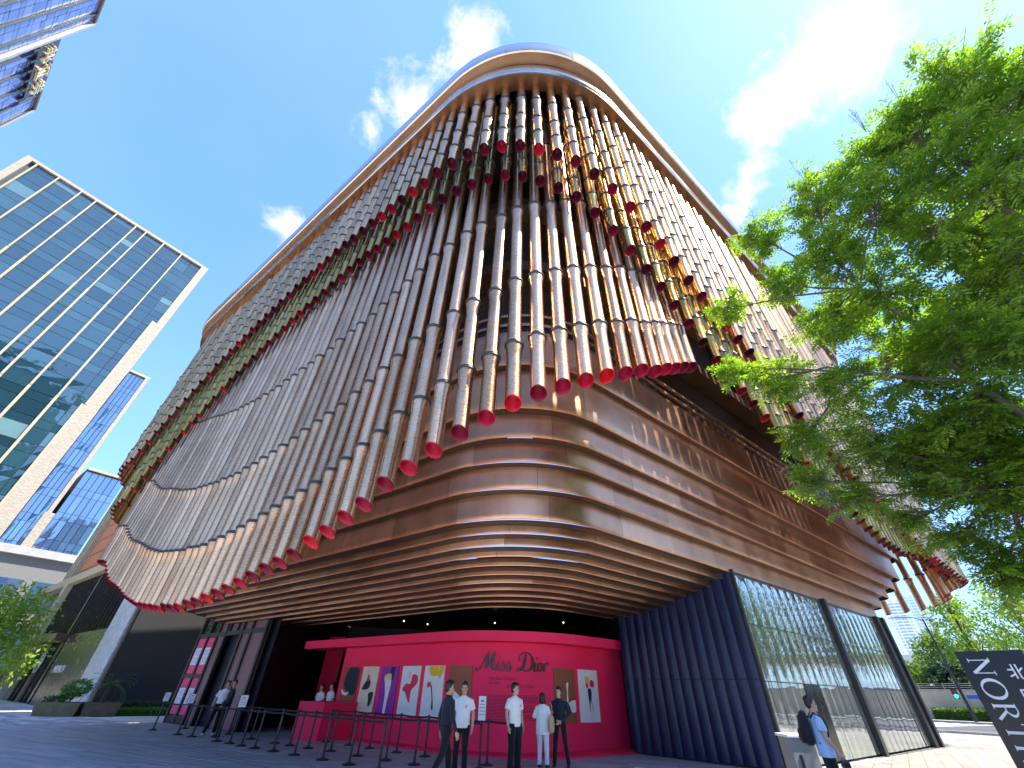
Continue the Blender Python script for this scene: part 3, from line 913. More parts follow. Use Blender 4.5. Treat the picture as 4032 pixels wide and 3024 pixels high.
# letter strokes in a box of about 5.2 x 1.25 units, x to the right
LET = {
 'M': [[(0.00, 0.22, .05), (0.04, 0.06, .07), (0.20, 0.05, .04), (0.42, 0.32, .035), (0.62, 0.72, .035), (0.88, 1.22, .03)],
       [(0.86, 1.24, .03), (0.84, 0.95, .15), (0.78, 0.45, .16), (0.74, 0.14, .05)], [(0.74, 0.12, .03), (0.98, 0.58, .03), (1.36, 1.24, .03)],
       [(1.35, 1.25, .03), (1.28, 0.92, .15), (1.17, 0.42, .17), (1.20, 0.14, .10), (1.34, 0.10, .04), (1.50, 0.30, .03)]],
 'i': [[(1.50, 0.30, .03), (1.64, 0.60, .04), (1.60, 0.40, .11), (1.54, 0.18, .11), (1.60, 0.06, .06), (1.74, 0.16, .03), (1.84, 0.34, .03)], [(1.74, 0.86, .10), (1.80, 0.90, .10)]],
 's': [[(1.84, 0.30, .03), (2.02, 0.66, .03), (2.04, 0.46, .07), (2.10, 0.24, .12), (2.02, 0.07, .07), (1.88, 0.08, .06)], [(2.06, 0.10, .03), (2.22, 0.26, .03)]],
 's2': [[(2.22, 0.26, .03), (2.42, 0.66, .03), (2.44, 0.46, .07), (2.50, 0.24, .12), (2.42, 0.07, .07), (2.26, 0.08, .06)], [(2.46, 0.10, .03), (2.62, 0.22, .025)]],
 'D': [[(3.62, 1.12, .04), (3.52, 0.70, .15), (3.40, 0.30, .15), (3.22, 0.10, .06), (3.02, 0.10, .06), (2.98, 0.20, .05), (3.14, 0.22, .05), (3.40, 0.10, .06), (3.68, 0.06, .06), (3.98, 0.24, .10), (4.12, 0.62, .15), (3.98, 1.00, .08), (3.66, 1.20, .05), (3.30, 1.12, .05), (3.10, 0.86, .05), (3.14, 0.66, .06)]],
 'i2': [[(4.28, 0.62, .05), (4.24, 0.40, .12), (4.20, 0.18, .11), (4.26, 0.06, .05), (4.40, 0.18, .03), (4.48, 0.30, .03)], [(4.40, 0.86, .10), (4.46, 0.90, .10)]],
 'o': [[(4.68, 0.62, .05), (4.53, 0.46, .10), (4.49, 0.20, .10), (4.61, 0.06, .05), (4.76, 0.20, .08), (4.80, 0.44, .09), (4.70, 0.61, .05)]],
 'r': [[(5.00, 0.60, .05), (4.98, 0.36, .12), (4.92, 0.08, .11)], [(4.97, 0.34, .03), (5.08, 0.54, .05), (5.20, 0.61, .09), (5.27, 0.56, .12), (5.27, 0.52, .10)]]}
LSC = 2.72 / 5.36; LZ = 2.18; LS0 = -1.04
def lmap(x, y, d): return on_wall(wall_pl, LS0 + (x + 0.0) * LSC, LZ + y * LSC * 0.96, d)
for ch, strokes in LET.items():
    mb = MB()
    for k, st in enumerate(strokes):
        stroke(mb, [(a, b, c * 1.3) for a, b, c in st], lambda x, y, d: lmap(x, y, d + 0.002 * k), 0.03, 0.015)
    pwp(mb, 'letter', MATS['letter_black'], None)
# printed text lines under the lettering
plain('wine_print', (0.18, 0.006, 0.03), 0.6)
def wall_text(txt, s0, z, size, pl, mat, parent, name, shear=0.25, squeeze=1.0, inv=PWI, off=0.006):
    cu = bpy.data.curves.new('txt', 'FONT'); cu.body = txt; cu.size = size; cu.shear = shear
    cu.resolution_u = 2
    to = bpy.data.objects.new('txt', cu); COL.objects.link(to)
    dg = bpy.context.evaluated_depsgraph_get(); me = bpy.data.meshes.new_from_object(to.evaluated_get(dg))
    bpy.data.objects.remove(to)
    for v in me.vertices:
        v.co = on_wall(pl, s0 + v.co.x * squeeze, z + v.co.y, off)
    me.materials.clear(); me.materials.append(mat)
    o = link(name, me, parent); o.location = inv; return o
wall_text('Miss Dior Exhibition', -0.54, 1.93, 0.155, wall_pl, MATS['wine_print'], pw, 'wall_print', 0.3, 0.78)
wall_text('迪奥小姐展览', -0.54, 1.82, 0.075, wall_pl, MATS['wine_print'], pw, 'wall_print', 0.0, 0.9)
wall_text('Stories of a Miss', 0.10, 1.72, 0.15, wall_pl, MATS['wine_print'], pw, 'wall_print', 0.3, 0.95)
# paragraphs too small to read: rows of short printed dashes
mb = MB(); rl = random.Random(2)
for k in range(19):
    z = 1.50 - k * 0.038
    s = -0.54
    while s < (1.22 if k not in (6, 13, 18) else 0.4):
        w_ = rl.uniform(0.02, 0.09); e = min(s + w_, 1.24)
        a = on_wall(wall_pl, s, z, 0.006); b = on_wall(wall_pl, e, z, 0.006)
        mb.add([a, b, b + Vector((0, 0, 0.017)), a + Vector((0, 0, 0.017))], [(0, 1, 2, 3)]); s = e + 0.012
o = pwp(mb, 'paragraph_print', MATS['wine_print'], None); o['kind'] = 'stuff'

# small lit spotlights under the lobby ceiling, behind the canopy
t = NT('lamp_glow'); t.set(col=(0.9, 0.9, 0.9), emit=(1.0, 0.96, 0.9), emits=1.6)
for k, (x, y) in enumerate(((-5.4, 24.6), (-4.3, 25.6), (-0.6, 24.4), (2.9, 23.6))):
    e = empty('ceiling_spotlight', (x, y, 4.55)); tag(e, 'small lit spotlight hanging from the dark lobby ceiling', 'spotlight', 'spotlights under the lobby ceiling')
    m = MB(); m.tube([(0, 0, 0.36), (0, 0, 0.0)], 0.015, 6); m.build('stem', MATS['black_metal'], e)
    m = MB(); m.tube([(0, 0.05, 0.03), (0.02, -0.12, -0.09)], [0.05, 0.065], 12); m.build('lamp_housing', MATS['black_metal'], e)
    m = MB(); m.tube([(0.02, -0.121, -0.091), (0.021, -0.13, -0.097)], 0.03, 12); m.build('lamp_lens', MATS['lamp_glow'], e)
# ------------------------------------------------------------------ paintings (plain stand-ins of the same size and colours)
def art(name, col, rough=0.6): return plain(name, col, rough, 0, 0.08, 3)
art('art_brown', (0.27, 0.085, 0.035)); art('art_cream', (0.72, 0.66, 0.50)); art('art_purple', (0.30, 0.020, 0.33)); art('art_white', (0.74, 0.77, 0.78))
art('art_navy', (0.012, 0.013, 0.03)); art('art_yellow', (0.80, 0.52, 0.03)); art('art_red', (0.75, 0.02, 0.08)); art('art_skin', (0.78, 0.55, 0.38)); art('art_ivory', (0.75, 0.68, 0.58))
ARTS = [
 (-8.44, 'art_brown', 'brown canvas with big dark fan of paint and white brush curve', [('art_navy', [(.3, .95), (.12, .62), (.5, .42), (.95, .40), (1.0, .9), (.7, 1.0)], .70), ('art_white', [(.05, .50), (.3, .42), (.55, .44), (.4, .36), (.12, .40)], 1)]),
 (-7.15, 'art_cream', 'cream canvas with small black and pink smudges', [('art_navy', [(.25, .62), (.15, .50), (.55, .52), (.62, .66), (.45, .74)], 1), ('art_red', [(.36, .70), (.50, .68), (.50, .80), (.40, .82)], 1), ('art_navy', [(.62, .42), (.9, .44), (.85, .20), (.7, .16), (.66, .3)], 1)]),
 (-5.90, 'art_purple', 'purple canvas with pale upright brush column', [('art_navy', [(.55, .98), (.78, .98), (.74, .72), (.55, .74)], 1), ('art_skin', [(.25, .80), (.6, .84), (.62, .66), (.30, .66)], 1), ('art_white', [(.32, .68), (.66, .70), (.60, .30), (.56, .04), (.44, .04), (.42, .4)], 1)]),
 (-4.62, 'art_white', 'white canvas with loose crimson brush bloom', [('art_red', [(.60, .82), (.85, .80), (.90, .66), (.62, .50), (.58, .26), (.30, .46), (.12, .52), (.30, .64), (.52, .64)], 1), ('art_skin', [(.38, .86), (.50, .90), (.50, .76), (.40, .74)], 1)]),
 (-3.36, 'art_white', 'white canvas with tall yellow patch and dark loop of line', [('art_yellow', [(.28, 1.0), (.95, 1.0), (.82, .76), (.70, .80), (.36, .80)], 1), ('art_navy', [(.38, .62), (.46, .58), (.62, .20), (.54, .18), (.50, .40)], 1), ('art_red', [(.22, .66), (.38, .68), (.34, .58), (.24, .58)], 1)]),
 (-2.11, 'art_brown', 'plain brown canvas with white feathery mark beside the lettering', [('art_white', [(.30, .52), (.62, .40), (.85, .30), (.5, .28), (.3, .36)], 1)]),
 (1.86, 'art_brown', 'brown canvas with tall white hook shape and black blot', [('art_white', [(.55, .70), (.66, .72), (.62, .56), (.62, .38), (.55, .38), (.57, .55)], 1), ('art_white', [(.60, .34), (.98, .40), (.98, .20), (.70, .20)], 1), ('art_navy', [(.50, .38), (.62, .34), (.74, .18), (.56, .16), (.52, .26)], 1)]),
 (3.04, 'art_white', 'white canvas with red and yellow dabs over a thin black stalk', [('art_yellow', [(.34, .84), (.50, .86), (.52, .72), (.36, .72)], 1), ('art_red', [(.62, .80), (.80, .76), (.76, .66), (.58, .68)], 1), ('art_red', [(.36, .74), (.48, .70), (.44, .64), (.36, .66)], 1), ('art_navy', [(.44, .62), (.62, .60), (.60, .40), (.68, .18), (.58, .36), (.54, .40), (.50, .18), (.46, .40)], 1)])]
for s0, bgc, lab, shapes in ARTS:
    w_ = 1.04 if s0 not in (-2.11, 1.86) else 0.96
    z0, h_ = 0.79, 1.55
    c = on_wall(wall_pl, s0 + w_ / 2, z0, 0)
    pr = empty('painting', c); tag(pr, lab + ' on the pink wall', 'painting', None)
    def P(u, v, d):
        return on_wall(wall_pl, s0 + u * w_, z0 + v * h_, d) - c
    m = MB(); K = 4
    vs_ = []
    for k in range(K + 1):
        for v, d in ((0, 0.0), (0, 0.035), (1, 0.035), (1, 0.0)): vs_.append(P(k / K, v, d))
    fs = []
    for k in range(K):
        for q in range(4):
            a = k * 4 + q; b = k * 4 + (q + 1) % 4; fs.append((a, a + 4, b + 4, b))
    fs += [(0, 1, 2, 3), (K * 4 + 3, K * 4 + 2, K * 4 + 1, K * 4)]
    m.add(vs_, fs); m.build('canvas', MATS[bgc], pr)
    for q, (mc, poly, _) in enumerate(shapes):
        # rounded brush patch
        pts = []
        n_ = len(poly)
        for i in range(n_):
            p0, p1, p2, p3 = (np.array(poly[(i + k) % n_]) for k in (-1, 0, 1, 2))
            for j in range(5):
                u = j / 5
                pts.append(0.5 * (2 * p1 + (p2 - p0) * u + (2 * p0 - 5 * p1 + 4 * p2 - p3) * u * u + (3 * p1 - p0 - 3 * p2 + p3) * u ** 3))
        m = MB(); m.add([P(min(max(p[0], .01), .99), min(max(p[1], .01), .99), 0.038 + 0.002 * q) for p in pts], [tuple(range(len(pts)))])
        m.build('brush_patch', MATS[mc], pr)

# ------------------------------------------------------------------ counter
cb = [np.array(p) for p in ((-8.23, 20.8), (-6.9, 19.89), (-5.95, 21.25), (-7.3, 22.2))]
ctr = sum(cb) / 4
cn = empty('reception_counter', (ctr[0], ctr[1], 0)); tag(cn, 'plain hot pink block counter beside the queue barriers', 'counter')
mm = MB(); mm.prism([(p - ctr) for p in cb], 0.0, 1.10); mm.build('body', MATS['pink_paint'], cn)
mm = MB(); mm.prism([(p - ctr) * 1.012 for p in cb], 1.10, 1.145); mm.build('top', MATS['pink_paint'], cn)

# ------------------------------------------------------------------ queue barriers
plain('post_black', (0.012, 0.014, 0.022), 0.35, 0.0, 0.3, 10)
plain('belt_black', (0.010, 0.011, 0.020), 0.8, 0.0, 0.2, 30)
plain('base_black', (0.018, 0.019, 0.024), 0.5, 0.0, 0.3, 10)
pm = MB(); pm.lathe([(0.032, 0.02), (0.032, 0.88)], 12); post_me = pm.mesh('pole', 60); post_me.materials.append(MATS['post_black'])
pm = MB(); pm.lathe([(0.17, 0.0), (0.175, 0.012), (0.165, 0.028), (0.09, 0.045), (0.045, 0.055), (0.036, 0.075)], 20); base_me = pm.mesh('base', 40); base_me.materials.append(MATS['base_black'])
pm = MB(); pm.lathe([(0.034, 0.87), (0.040, 0.88), (0.040, 0.955), (0.030, 0.972), (0.012, 0.978)], 12); head_me = pm.mesh('head', 50); head_me.materials.append(MATS['post_black'])
ROWA = [(-14.92, 22.76), (-12.78, 21.07), (-11.84, 20.45), (-10.13, 19.1), (-9.37, 18.55), (-8.64, 17.92), (-7.94, 17.4), (-7.04, 16.74), (-6.1, 16.03), (-4.98, 15.2), (-4.02, 14.46), (-3.05, 13.68)]
ROWB = [(-14.32, 23.93), (-11.13, 21.69), (-9.44, 20.14), (-8.01, 18.99), (-7.23, 18.39), (-6.37, 17.77), (-5.43, 17.17), (-4.3, 16.21), (-3.28, 15.43), (-2.36, 14.76), (-0.59, 14.21)]
ROWC = [(-6.52, 19.83), (-5.41, 18.99), (-4.48, 18.2), (-3.37, 17.28), (-2.35, 16.5), (-0.42, 14.99), (0.34, 14.62)]
GLAB = {0: 'black belt barrier post in the outer queue line, away from the pink wall', 1: 'black belt barrier post in the middle queue line', 2: 'black belt barrier post in the queue line along the pink wall'}
GGR = {0: 'barrier posts of the outer queue line', 1: 'barrier posts of the middle queue line', 2: 'barrier posts of the queue line along the pink wall'}
plain('paper_white', (0.78, 0.79, 0.80), 0.6, 0, 0.05, 5)
plain('print_grey', (0.28, 0.22, 0.36), 0.6)
for ri, row in enumerate((ROWA, ROWB, ROWC)):
    for i, (x, y) in enumerate(row):
        st = empty('barrier_post', (x, y, 0))
        lab = {(0, 0): 'black belt barrier post carrying a notice by the hedge', (0, 1): 'black belt barrier post carrying a notice before the pink posters', (0, 4): 'black belt barrier post carrying the larger notice before the dark wall',
               (1, 10): 'black belt barrier post carrying the tall framed notice', (1, 0): 'black belt barrier post standing close to the entrance side pane', (2, 6): 'black belt barrier post hidden behind the person in wide trousers', (2, 0): 'black belt barrier post tucked against the pink counter'}.get((ri, i))
        tag(st, lab or GLAB[ri], 'barrier post', GGR[ri])
        link('pole', post_me, st); link('base', base_me, st); link('head', head_me, st)
        if i + 1 < len(row):
            dx, dy = row[i + 1][0] - x, row[i + 1][1] - y
            L = math.hypot(dx, dy)
            if L < 3.6:
                b = MB(); ux, uy = dx / L, dy / L; K = 5
                vs_ = []
                for k in range(K + 1):
                    u = k / K; sg = -0.018 * 4 * u * (1 - u)
                    px, py = ux * (0.035 + (L - 0.07) * u), uy * (0.035 + (L - 0.07) * u)
                    for z in (0.895, 0.945):
                        for e in (-0.002, 0.002): vs_.append((px - uy * e, py + ux * e, z + sg))
                fs = []
                for k in range(K):
                    a = k * 4
                    fs += [(a, a + 4, a + 6, a + 2), (a + 1, a + 3, a + 7, a + 5), (a, a + 1, a + 5, a + 4), (a + 2, a + 6, a + 7, a + 3)]
                b.add(vs_, fs); b.build('belt', MATS['belt_black'], st)
# small framed notices clipped on top of barrier posts
def notice(x, y, w_, h_, z, yaw, lab, grp=None, dark=False):
    e = empty('notice_holder', (x, y, 0.975), yaw); tag(e, lab, 'notice', grp)
    m = MB(); m.bev((0, 0, z + h_ / 2), (w_ + 0.03, 0.014, h_ + 0.03), 0.004); m.build('frame', MATS['post_black'], e)
    m = MB(); m.box((0, -0.009, z + h_ / 2), (w_, 0.004, h_)); m.build('sheet', MATS['paper_white'], e)
    for k in range(5):
        m = MB(); m.box((0, -0.0125, z + h_ * (0.8 - 0.14 * k)), (w_ * (0.7 if k else 0.4), 0.002, h_ * (0.03 if k else 0.09))); m.build('print_line', MATS['print_grey'], e)
    m = MB(); m.tube([(0, 0.0, -0.03), (0, 0.0, z + 0.02)], 0.009, 8); m.build('stem', MATS['post_black'], e)
notice(-14.92, 22.76, 0.21, 0.30, 0.0, rad(33), 'white notice on the barrier post by the hedge')
notice(-12.78, 21.07, 0.21, 0.30, 0.0, rad(33), 'white notice on the barrier post by the pink posters')
notice(-9.37, 18.55, 0.24, 0.34, 0.0, rad(22), 'larger white notice with small print on the barrier post by the dark wall')
notice(-0.59, 14.21, 0.20, 0.52, 0.0, rad(2), 'tall black framed notice on the barrier post before the lettering')

# ------------------------------------------------------------------ posters on the glass beside the entrance
plain('poster_pink', (0.85, 0.05, 0.20), 0.45, 0, 0.05, 3)
plain('poster_white', (0.80, 0.78, 0.82), 0.45, 0, 0.04, 3)
plain('poster_lilac', (0.55, 0.40, 0.70), 0.5, 0, 0.05, 3)
POSL = [(30.30, 29.40, 2.04, 3.63, 'upper poster on the outer side pane'), (29.10, 28.30, 2.04, 3.63, 'upper poster on the pane next to the door'), (30.30, 29.40, 0.36, 1.84, 'lower poster on the outer side pane'), (29.10, 28.30, 0.36, 1.84, 'lower poster on the pane next to the door')]
for a0, a1, z0, z1, lab in POSL:
    c = LP((a0 + a1) / 2, 11.045)
    e = empty('poster', (c[0], c[1], z0)); tag(e, 'pink and white printed ' + lab, 'poster')
    W_, H_ = a0 - a1, z1 - z0
    def Q(u, v, d): 
        q = LP(a0 - u * W_, 11.045 - d) - c; return Vector((q[0], q[1], v * H_))
    def quad(u0, u1, v0, v1, d, mat, nm):
        m = MB(); m.add([Q(u0, v0, d), Q(u1, v0, d), Q(u1, v1, d), Q(u0, v1, d)], [(0, 1, 2, 3)]); m.build(nm, MATS[mat], e)
    m = MB(); m.add([Q(0, 0, 0), Q(1, 0, 0), Q(1, 1, 0), Q(0, 1, 0), Q(0, 0, .006), Q(1, 0, .006), Q(1, 1, .006), Q(0, 1, .006)], [(4, 5, 6, 7), (0, 1, 5, 4), (1, 2, 6, 5), (2, 3, 7, 6), (3, 0, 4, 7)])
    m.build('sheet', MATS['poster_pink'], e)
    quad(0.04, 0.96, 0.24, 0.72, .009, 'poster_white', 'white_field')
    for txt, v, sz in (('MISS', 0.50, 0.36), ('DIOR', 0.28, 0.36)):
        cu = bpy.data.curves.new('txt', 'FONT'); cu.body = txt; cu.size = 1.0; cu.resolution_u = 2
        to = bpy.data.objects.new('txt', cu); COL.objects.link(to)
        me = bpy.data.meshes.new_from_object(to.evaluated_get(bpy.context.evaluated_depsgraph_get())); bpy.data.objects.remove(to)
        xs = [p.co.x for p in me.vertices]; ys = [p.co.y for p in me.vertices]; x0, x1, y0, y1 = min(xs), max(xs), min(ys), max(ys)
        for p in me.vertices:
            p.co = Q(0.10 + 0.80 * (p.co.x - x0) / (x1 - x0), v + 0.18 * (p.co.y - y0) / (y1 - y0), 0.012)
        me.materials.clear(); me.materials.append(MATS['poster_lilac']); link('print', me, e)

# ------------------------------------------------------------------ planting and planters by the recess
plain('planter_bronze', (0.20, 0.15, 0.085), 0.45, 0.5, 0.25, 3)
plain('soil', (0.05, 0.035, 0.025), 0.95)
def leaf_mat(name, c0, c1, c2, rough=0.42, trans=0.35):
    t = NT(name)
    isl = t.node('ShaderNodeNewGeometry').outputs['Random Per Island']
    n = t.noise(t.world(), 0.9, 3)
    c = t.ramp(t.math('ADD', t.math('MULTIPLY', isl, 0.45), t.math('MULTIPLY', n, 0.55)), [(0.2, c0), (0.5, c1), (0.8, c2)])
    t.set(col=c, rough=rough, spec=0.5)
    tr = t.node('ShaderNodeBsdfTranslucent'); t.l.new(t.mix(1.0, c, (1.9, 1.8, 0.5), 'MULTIPLY'), tr.inputs['Color'])
    mx = t.node('ShaderNodeMixShader'); mx.inputs[0].default_value = trans
    t.l.new(t.b.outputs[0], mx.inputs[1]); t.l.new(tr.outputs[0], mx.inputs[2])
    t.l.new(mx.outputs[0], t.n['Material Output'].inputs['Surface'])
    return t.mat
leaf_mat('leaf_tree', (0.065, 0.15, 0.03), (0.12, 0.24, 0.035), (0.24, 0.35, 0.05), 0.28, 0.56)
leaf_mat('leaf_hedge', (0.045, 0.13, 0.018), (0.08, 0.21, 0.025), (0.14, 0.30, 0.04), 0.5, 0.25)
leaf_mat('leaf_dark', (0.012, 0.035, 0.012), (0.020, 0.055, 0.018), (0.035, 0.08, 0.025), 0.45, 0.15)
leaf_mat('leaf_lime', (0.10, 0.20, 0.025), (0.16, 0.27, 0.03), (0.24, 0.34, 0.05), 0.5, 0.40)
leaf_mat('leaf_street', (0.05, 0.11, 0.02), (0.085, 0.17, 0.025), (0.15, 0.24, 0.04), 0.5, 0.35)
leaf_mat('leaf_palm', (0.03, 0.09, 0.03), (0.05, 0.13, 0.04), (0.08, 0.17, 0.05), 0.4, 0.2)
def leaf_verts(c, d, up, L, W):
    """one folded pointed leaf"""
    d = d.normalized(); s = d.cross(up)
    if s.length < 1e-3: s = d.cross(Vector((1, 0, 0)))
    s.normalize(); n = s.cross(d)
    return [c, c + d * L * 0.45 + s * W * 0.5 + n * W * 0.12, c + d * L, c + d * L * 0.45 - s * W * 0.5 + n * W * 0.12]
LEAF_F = [(0, 1, 2, 3)]
def rdir(r):
    z = r.uniform(-1, 1); a = r.uniform(0, 2 * math.pi); q = math.sqrt(1 - z * z)
    return Vector((q * math.cos(a), q * math.sin(a), z))
def blob_leaves(mb, r, c, rad3, n, L, W, shell=0.55, droop=0.3):
    """leaf faces spread through an ellipsoid, thicker towards its skin"""
    c = Vector(c)
    for _ in range(n):
        d = rdir(r); q = shell + (1 - shell) * r.random() ** 0.7
        p = c + Vector((d.x * rad3[0], d.y * rad3[1], d.z * rad3[2])) * q * r.uniform(0.8, 1.1)
        o = (d + rdir(r) * 0.9 + Vector((0, 0, -droop))).normalized()
        k = r.uniform(0.7, 1.3)
        mb.add(leaf_verts(p, o, rdir(r), L * k, W * k), LEAF_F)
def planter(A, B, depth, h, lab):
    A = np.array(A); B = np.array(B); c = (A + B) / 2; d = (B - A); Lh = np.linalg.norm(d); d = d / Lh; n = np.array([-d[1], d[0]])
    if n @ c < 0: n = -n
    c2 = c + n * depth / 2
    e = empty('planter', (c2[0], c2[1], 0), math.atan2(d[1], d[0])); tag(e, lab, 'planter')
    m = MB(); b0 = 0.88
    m.add([(sx * Lh / 2 * k, sy * depth / 2 * k, z) for z, k in ((0, b0), (h, 1.0)) for sx, sy in ((-1, -1), (1, -1), (1, 1), (-1, 1))] + [(sx * (Lh / 2 - .05), sy * (depth / 2 - .05), h) for sx, sy in ((-1, -1), (1, -1), (1, 1), (-1, 1))] + [(sx * (Lh / 2 - .06), sy * (depth / 2 - .06), h - 0.1) for sx, sy in ((-1, -1), (1, -1), (1, 1), (-1, 1))],
          [(0, 1, 5, 4), (1, 2, 6, 5), (2, 3, 7, 6), (3, 0, 4, 7), (3, 2, 1, 0)] + [(4 + k, 4 + (k + 1) % 4, 8 + (k + 1) % 4, 8 + k) for k in range(4)] + [(8 + k, 8 + (k + 1) % 4, 12 + (k + 1) % 4, 12 + k) for k in range(4)])
    m.build('shell', MATS['planter_bronze'], e)
    m = MB(); m.bbox(-Lh / 2 + .07, Lh / 2 - .07, -depth / 2 + .07, depth / 2 - .07, h - 0.3, h - 0.08); m.build('soil', MATS['soil'], e)
    return c2
pc1 = planter((-26.2, 29.0), (-24.1, 29.6), 1.6, 0.62, 'low flared bronze planter holding the clipped shrub')
pc2 = planter((-24.0, 29.75), (-22.9, 31.2), 1.5, 0.62, 'low flared bronze planter holding the palm')
r = random.Random(11)
e = empty('clipped_shrub', (pc1[0] + .15, pc1[1], 0.5)); tag(e, 'rounded bright green shrub in the planter', 'shrub')
m = MB(); m.tube([(0, 0, 0), (0.05, 0, 0.5)], 0.04, 6); m.build('stem', plain('bark', (0.09, 0.06, 0.04), 0.9, 0, 0.3, 12, 0.3), e)
m = MB(); blob_leaves(m, r, (0.1, 0, 0.78), (0.75, 0.62, 0.42), 1500, 0.11, 0.05); blob_leaves(m, r, (-0.3, 0.1, 0.55), (0.5, 0.5, 0.32), 500, 0.11, 0.05); m.build('foliage', MATS['leaf_hedge'], e)
e = empty('low_plants', (pc1[0] - 0.6, pc1[1] - .15, 0.5)); tag(e, 'low leafy plants beside the rounded shrub', 'plants')
m = MB(); blob_leaves(m, r, (0, 0, 0.16), (0.55, 0.5, 0.24), 420, 0.16, 0.05, 0.2, -0.5); m.build('foliage', MATS['leaf_palm'], e)
e = empty('sago_palm', (pc2[0], pc2[1], 0.5)); tag(e, 'dark green palm with arching feathered fronds in the planter', 'palm')
m = MB(); m.tube([(0, 0, 0), (0.02, 0, 0.5), (0.03, 0.02, 0.95)], [0.13, 0.12, 0.10], 8); m.build('trunk', MATS['bark'], e)
for k in range(17):
    a = k * 2.4; el = r.uniform(0.15, 1.15); m = MB(); L = r.uniform(1.15, 1.5); pts = []
    for j in range(9):
        u = j / 8; rr = L * (math.sin(min(1.0, u) * 1.35) / 1.0) * math.cos(el * (1 - 0.4 * u)); z = 0.95 + L * (math.sin(el) * u * 1.1 - 0.75 * u * u * math.cos(el * .6))
        pts.append(Vector((rr * math.cos(a), rr * math.sin(a), z)))
    m.tube(pts, [0.014 - 0.001 * j for j in range(9)], 4)
    for j in range(1, 9):
        for q in (0, 0.5):
            p = pts[j - 1].lerp(pts[j], q + .25); d = (pts[j] - pts[j - 1]).normalized(); sd = d.cross(Vector((0, 0, 1))).normalized()
            for s_ in (-1, 1):
                m.add(leaf_verts(p, d * 0.75 + sd * s_ + Vector((0, 0, -0.15)), Vector((0, 0, 1)), 0.30 * (1.1 - 0.06 * j), 0.028), LEAF_F)
    m.build('frond', MATS['leaf_palm'], e)
def hedge(A, B, depth, h, mat, lab, n, L=0.06, W=0.035):
    A = np.array(A); B = np.array(B); d = B - A; Lh = np.linalg.norm(d); d = d / Lh; nn = np.array([-d[1], d[0]]); c = (A + B) / 2 + nn * depth / 2
    e = empty('hedge', (c[0], c[1], 0), math.atan2(d[1], d[0])); tag(e, lab, 'hedge')
    rr = random.Random(int(Lh * 100) + n); m = MB()
    m.box((0, 0, h * 0.45), (Lh - 0.1, depth - 0.1, h * 0.9)); m.build('core', MATS['leaf_dark'], e)
    m = MB()
    for _ in range(n):
        f_ = rr.random()
        if f_ < 0.5: p = Vector((rr.uniform(-Lh / 2, Lh / 2), -depth / 2 + rr.uniform(-.03, .06), rr.uniform(0.02, h)))
        elif f_ < 0.85: p = Vector((rr.uniform(-Lh / 2, Lh / 2), rr.uniform(-depth / 2, depth / 2), h + rr.uniform(-.06, .04)))
        else: p = Vector((rr.choice((-1, 1)) * Lh / 2, rr.uniform(-depth / 2, depth / 2), rr.uniform(0, h)))
        k = rr.uniform(.7, 1.4)
        m.add(leaf_verts(p, rdir(rr) + Vector((0, -0.5, 0.4)), rdir(rr), L * k, W * k), LEAF_F)
    m.build('foliage', MATS[mat], e)
hedge((-23.9, 31.0), (-19.4, 34.6), 0.9, 0.30, 'leaf_hedge', 'low bright green ground hedge before the black wall', 3600, 0.10, 0.06)
hedge((-24.7, 31.7), (-20.2, 35.3), 0.8, 0.62, 'leaf_dark', 'taller dark clipped hedge behind the low bright one', 3000, 0.07, 0.04)
# ------------------------------------------------------------------ surrounding buildings
t = NT('tower_glass')
n = t.noise(t.world((0.25, 0.25, 0.25)), 1.0, 3, 0.5); rn = t.rand()
t.set(col=t.ramp(rn, [(0.0, (0.006, 0.026, 0.040)), (0.6, (0.010, 0.038, 0.055)), (0.93, (0.018, 0.06, 0.08)), (1.0, (0.12, 0.22, 0.24))]), rough=0.035, spec=0.75, ior=1.85)
t.bump(n, 0.10, 0.6)
t = NT('blue_glass'); n = t.noise(t.world((0.3, 0.3, 0.3)), 1.0, 3); rn = t.rand()
t.set(col=t.ramp(rn, [(0.0, (0.012, 0.05, 0.14)), (1.0, (0.03, 0.10, 0.24))]), rough=0.05, spec=0.9, ior=2.2); t.bump(n, 0.08, 0.5)
t = NT('stone_textured'); n = t.noise(t.world((0.8, 0.8, 2.2)), 2.2, 4, 0.6); n2 = t.noise(t.world(), 0.3, 3)
t.set(col=t.ramp(n, [(0.3, (0.235, 0.205, 0.17)), (0.7, (0.33, 0.30, 0.255))]), rough=0.8); t.bump(n, 0.7, 0.12)
plain('cream_metal', (0.34, 0.29, 0.20), 0.45, 0, 0.1, 1.0)
plain('mullion_dark', (0.03, 0.05, 0.07), 0.4)
plain('podium_grey', (0.30, 0.31, 0.32), 0.6, 0, 0.15, 1)
t = NT('terracotta'); n = t.noise(t.world((0.5, 0.5, 4)), 2, 4)
t.set(col=t.ramp(n, [(0.3, (0.36, 0.13, 0.07)), (0.7, (0.48, 0.20, 0.11))]), rough=0.75); t.bump(n, 0.2, 0.03)
plain('podium_brown', (0.13, 0.135, 0.14), 0.6)
plain('showroom_dark', (0.02, 0.018, 0.016), 0.25, 0, 0.3, 2)
plain('brown_trim', (0.10, 0.065, 0.045), 0.5, 0.3)
plain('sign_white', (0.75, 0.75, 0.76), 0.4)
plain('sign_gold', (0.52, 0.44, 0.27), 0.4, 0.3)
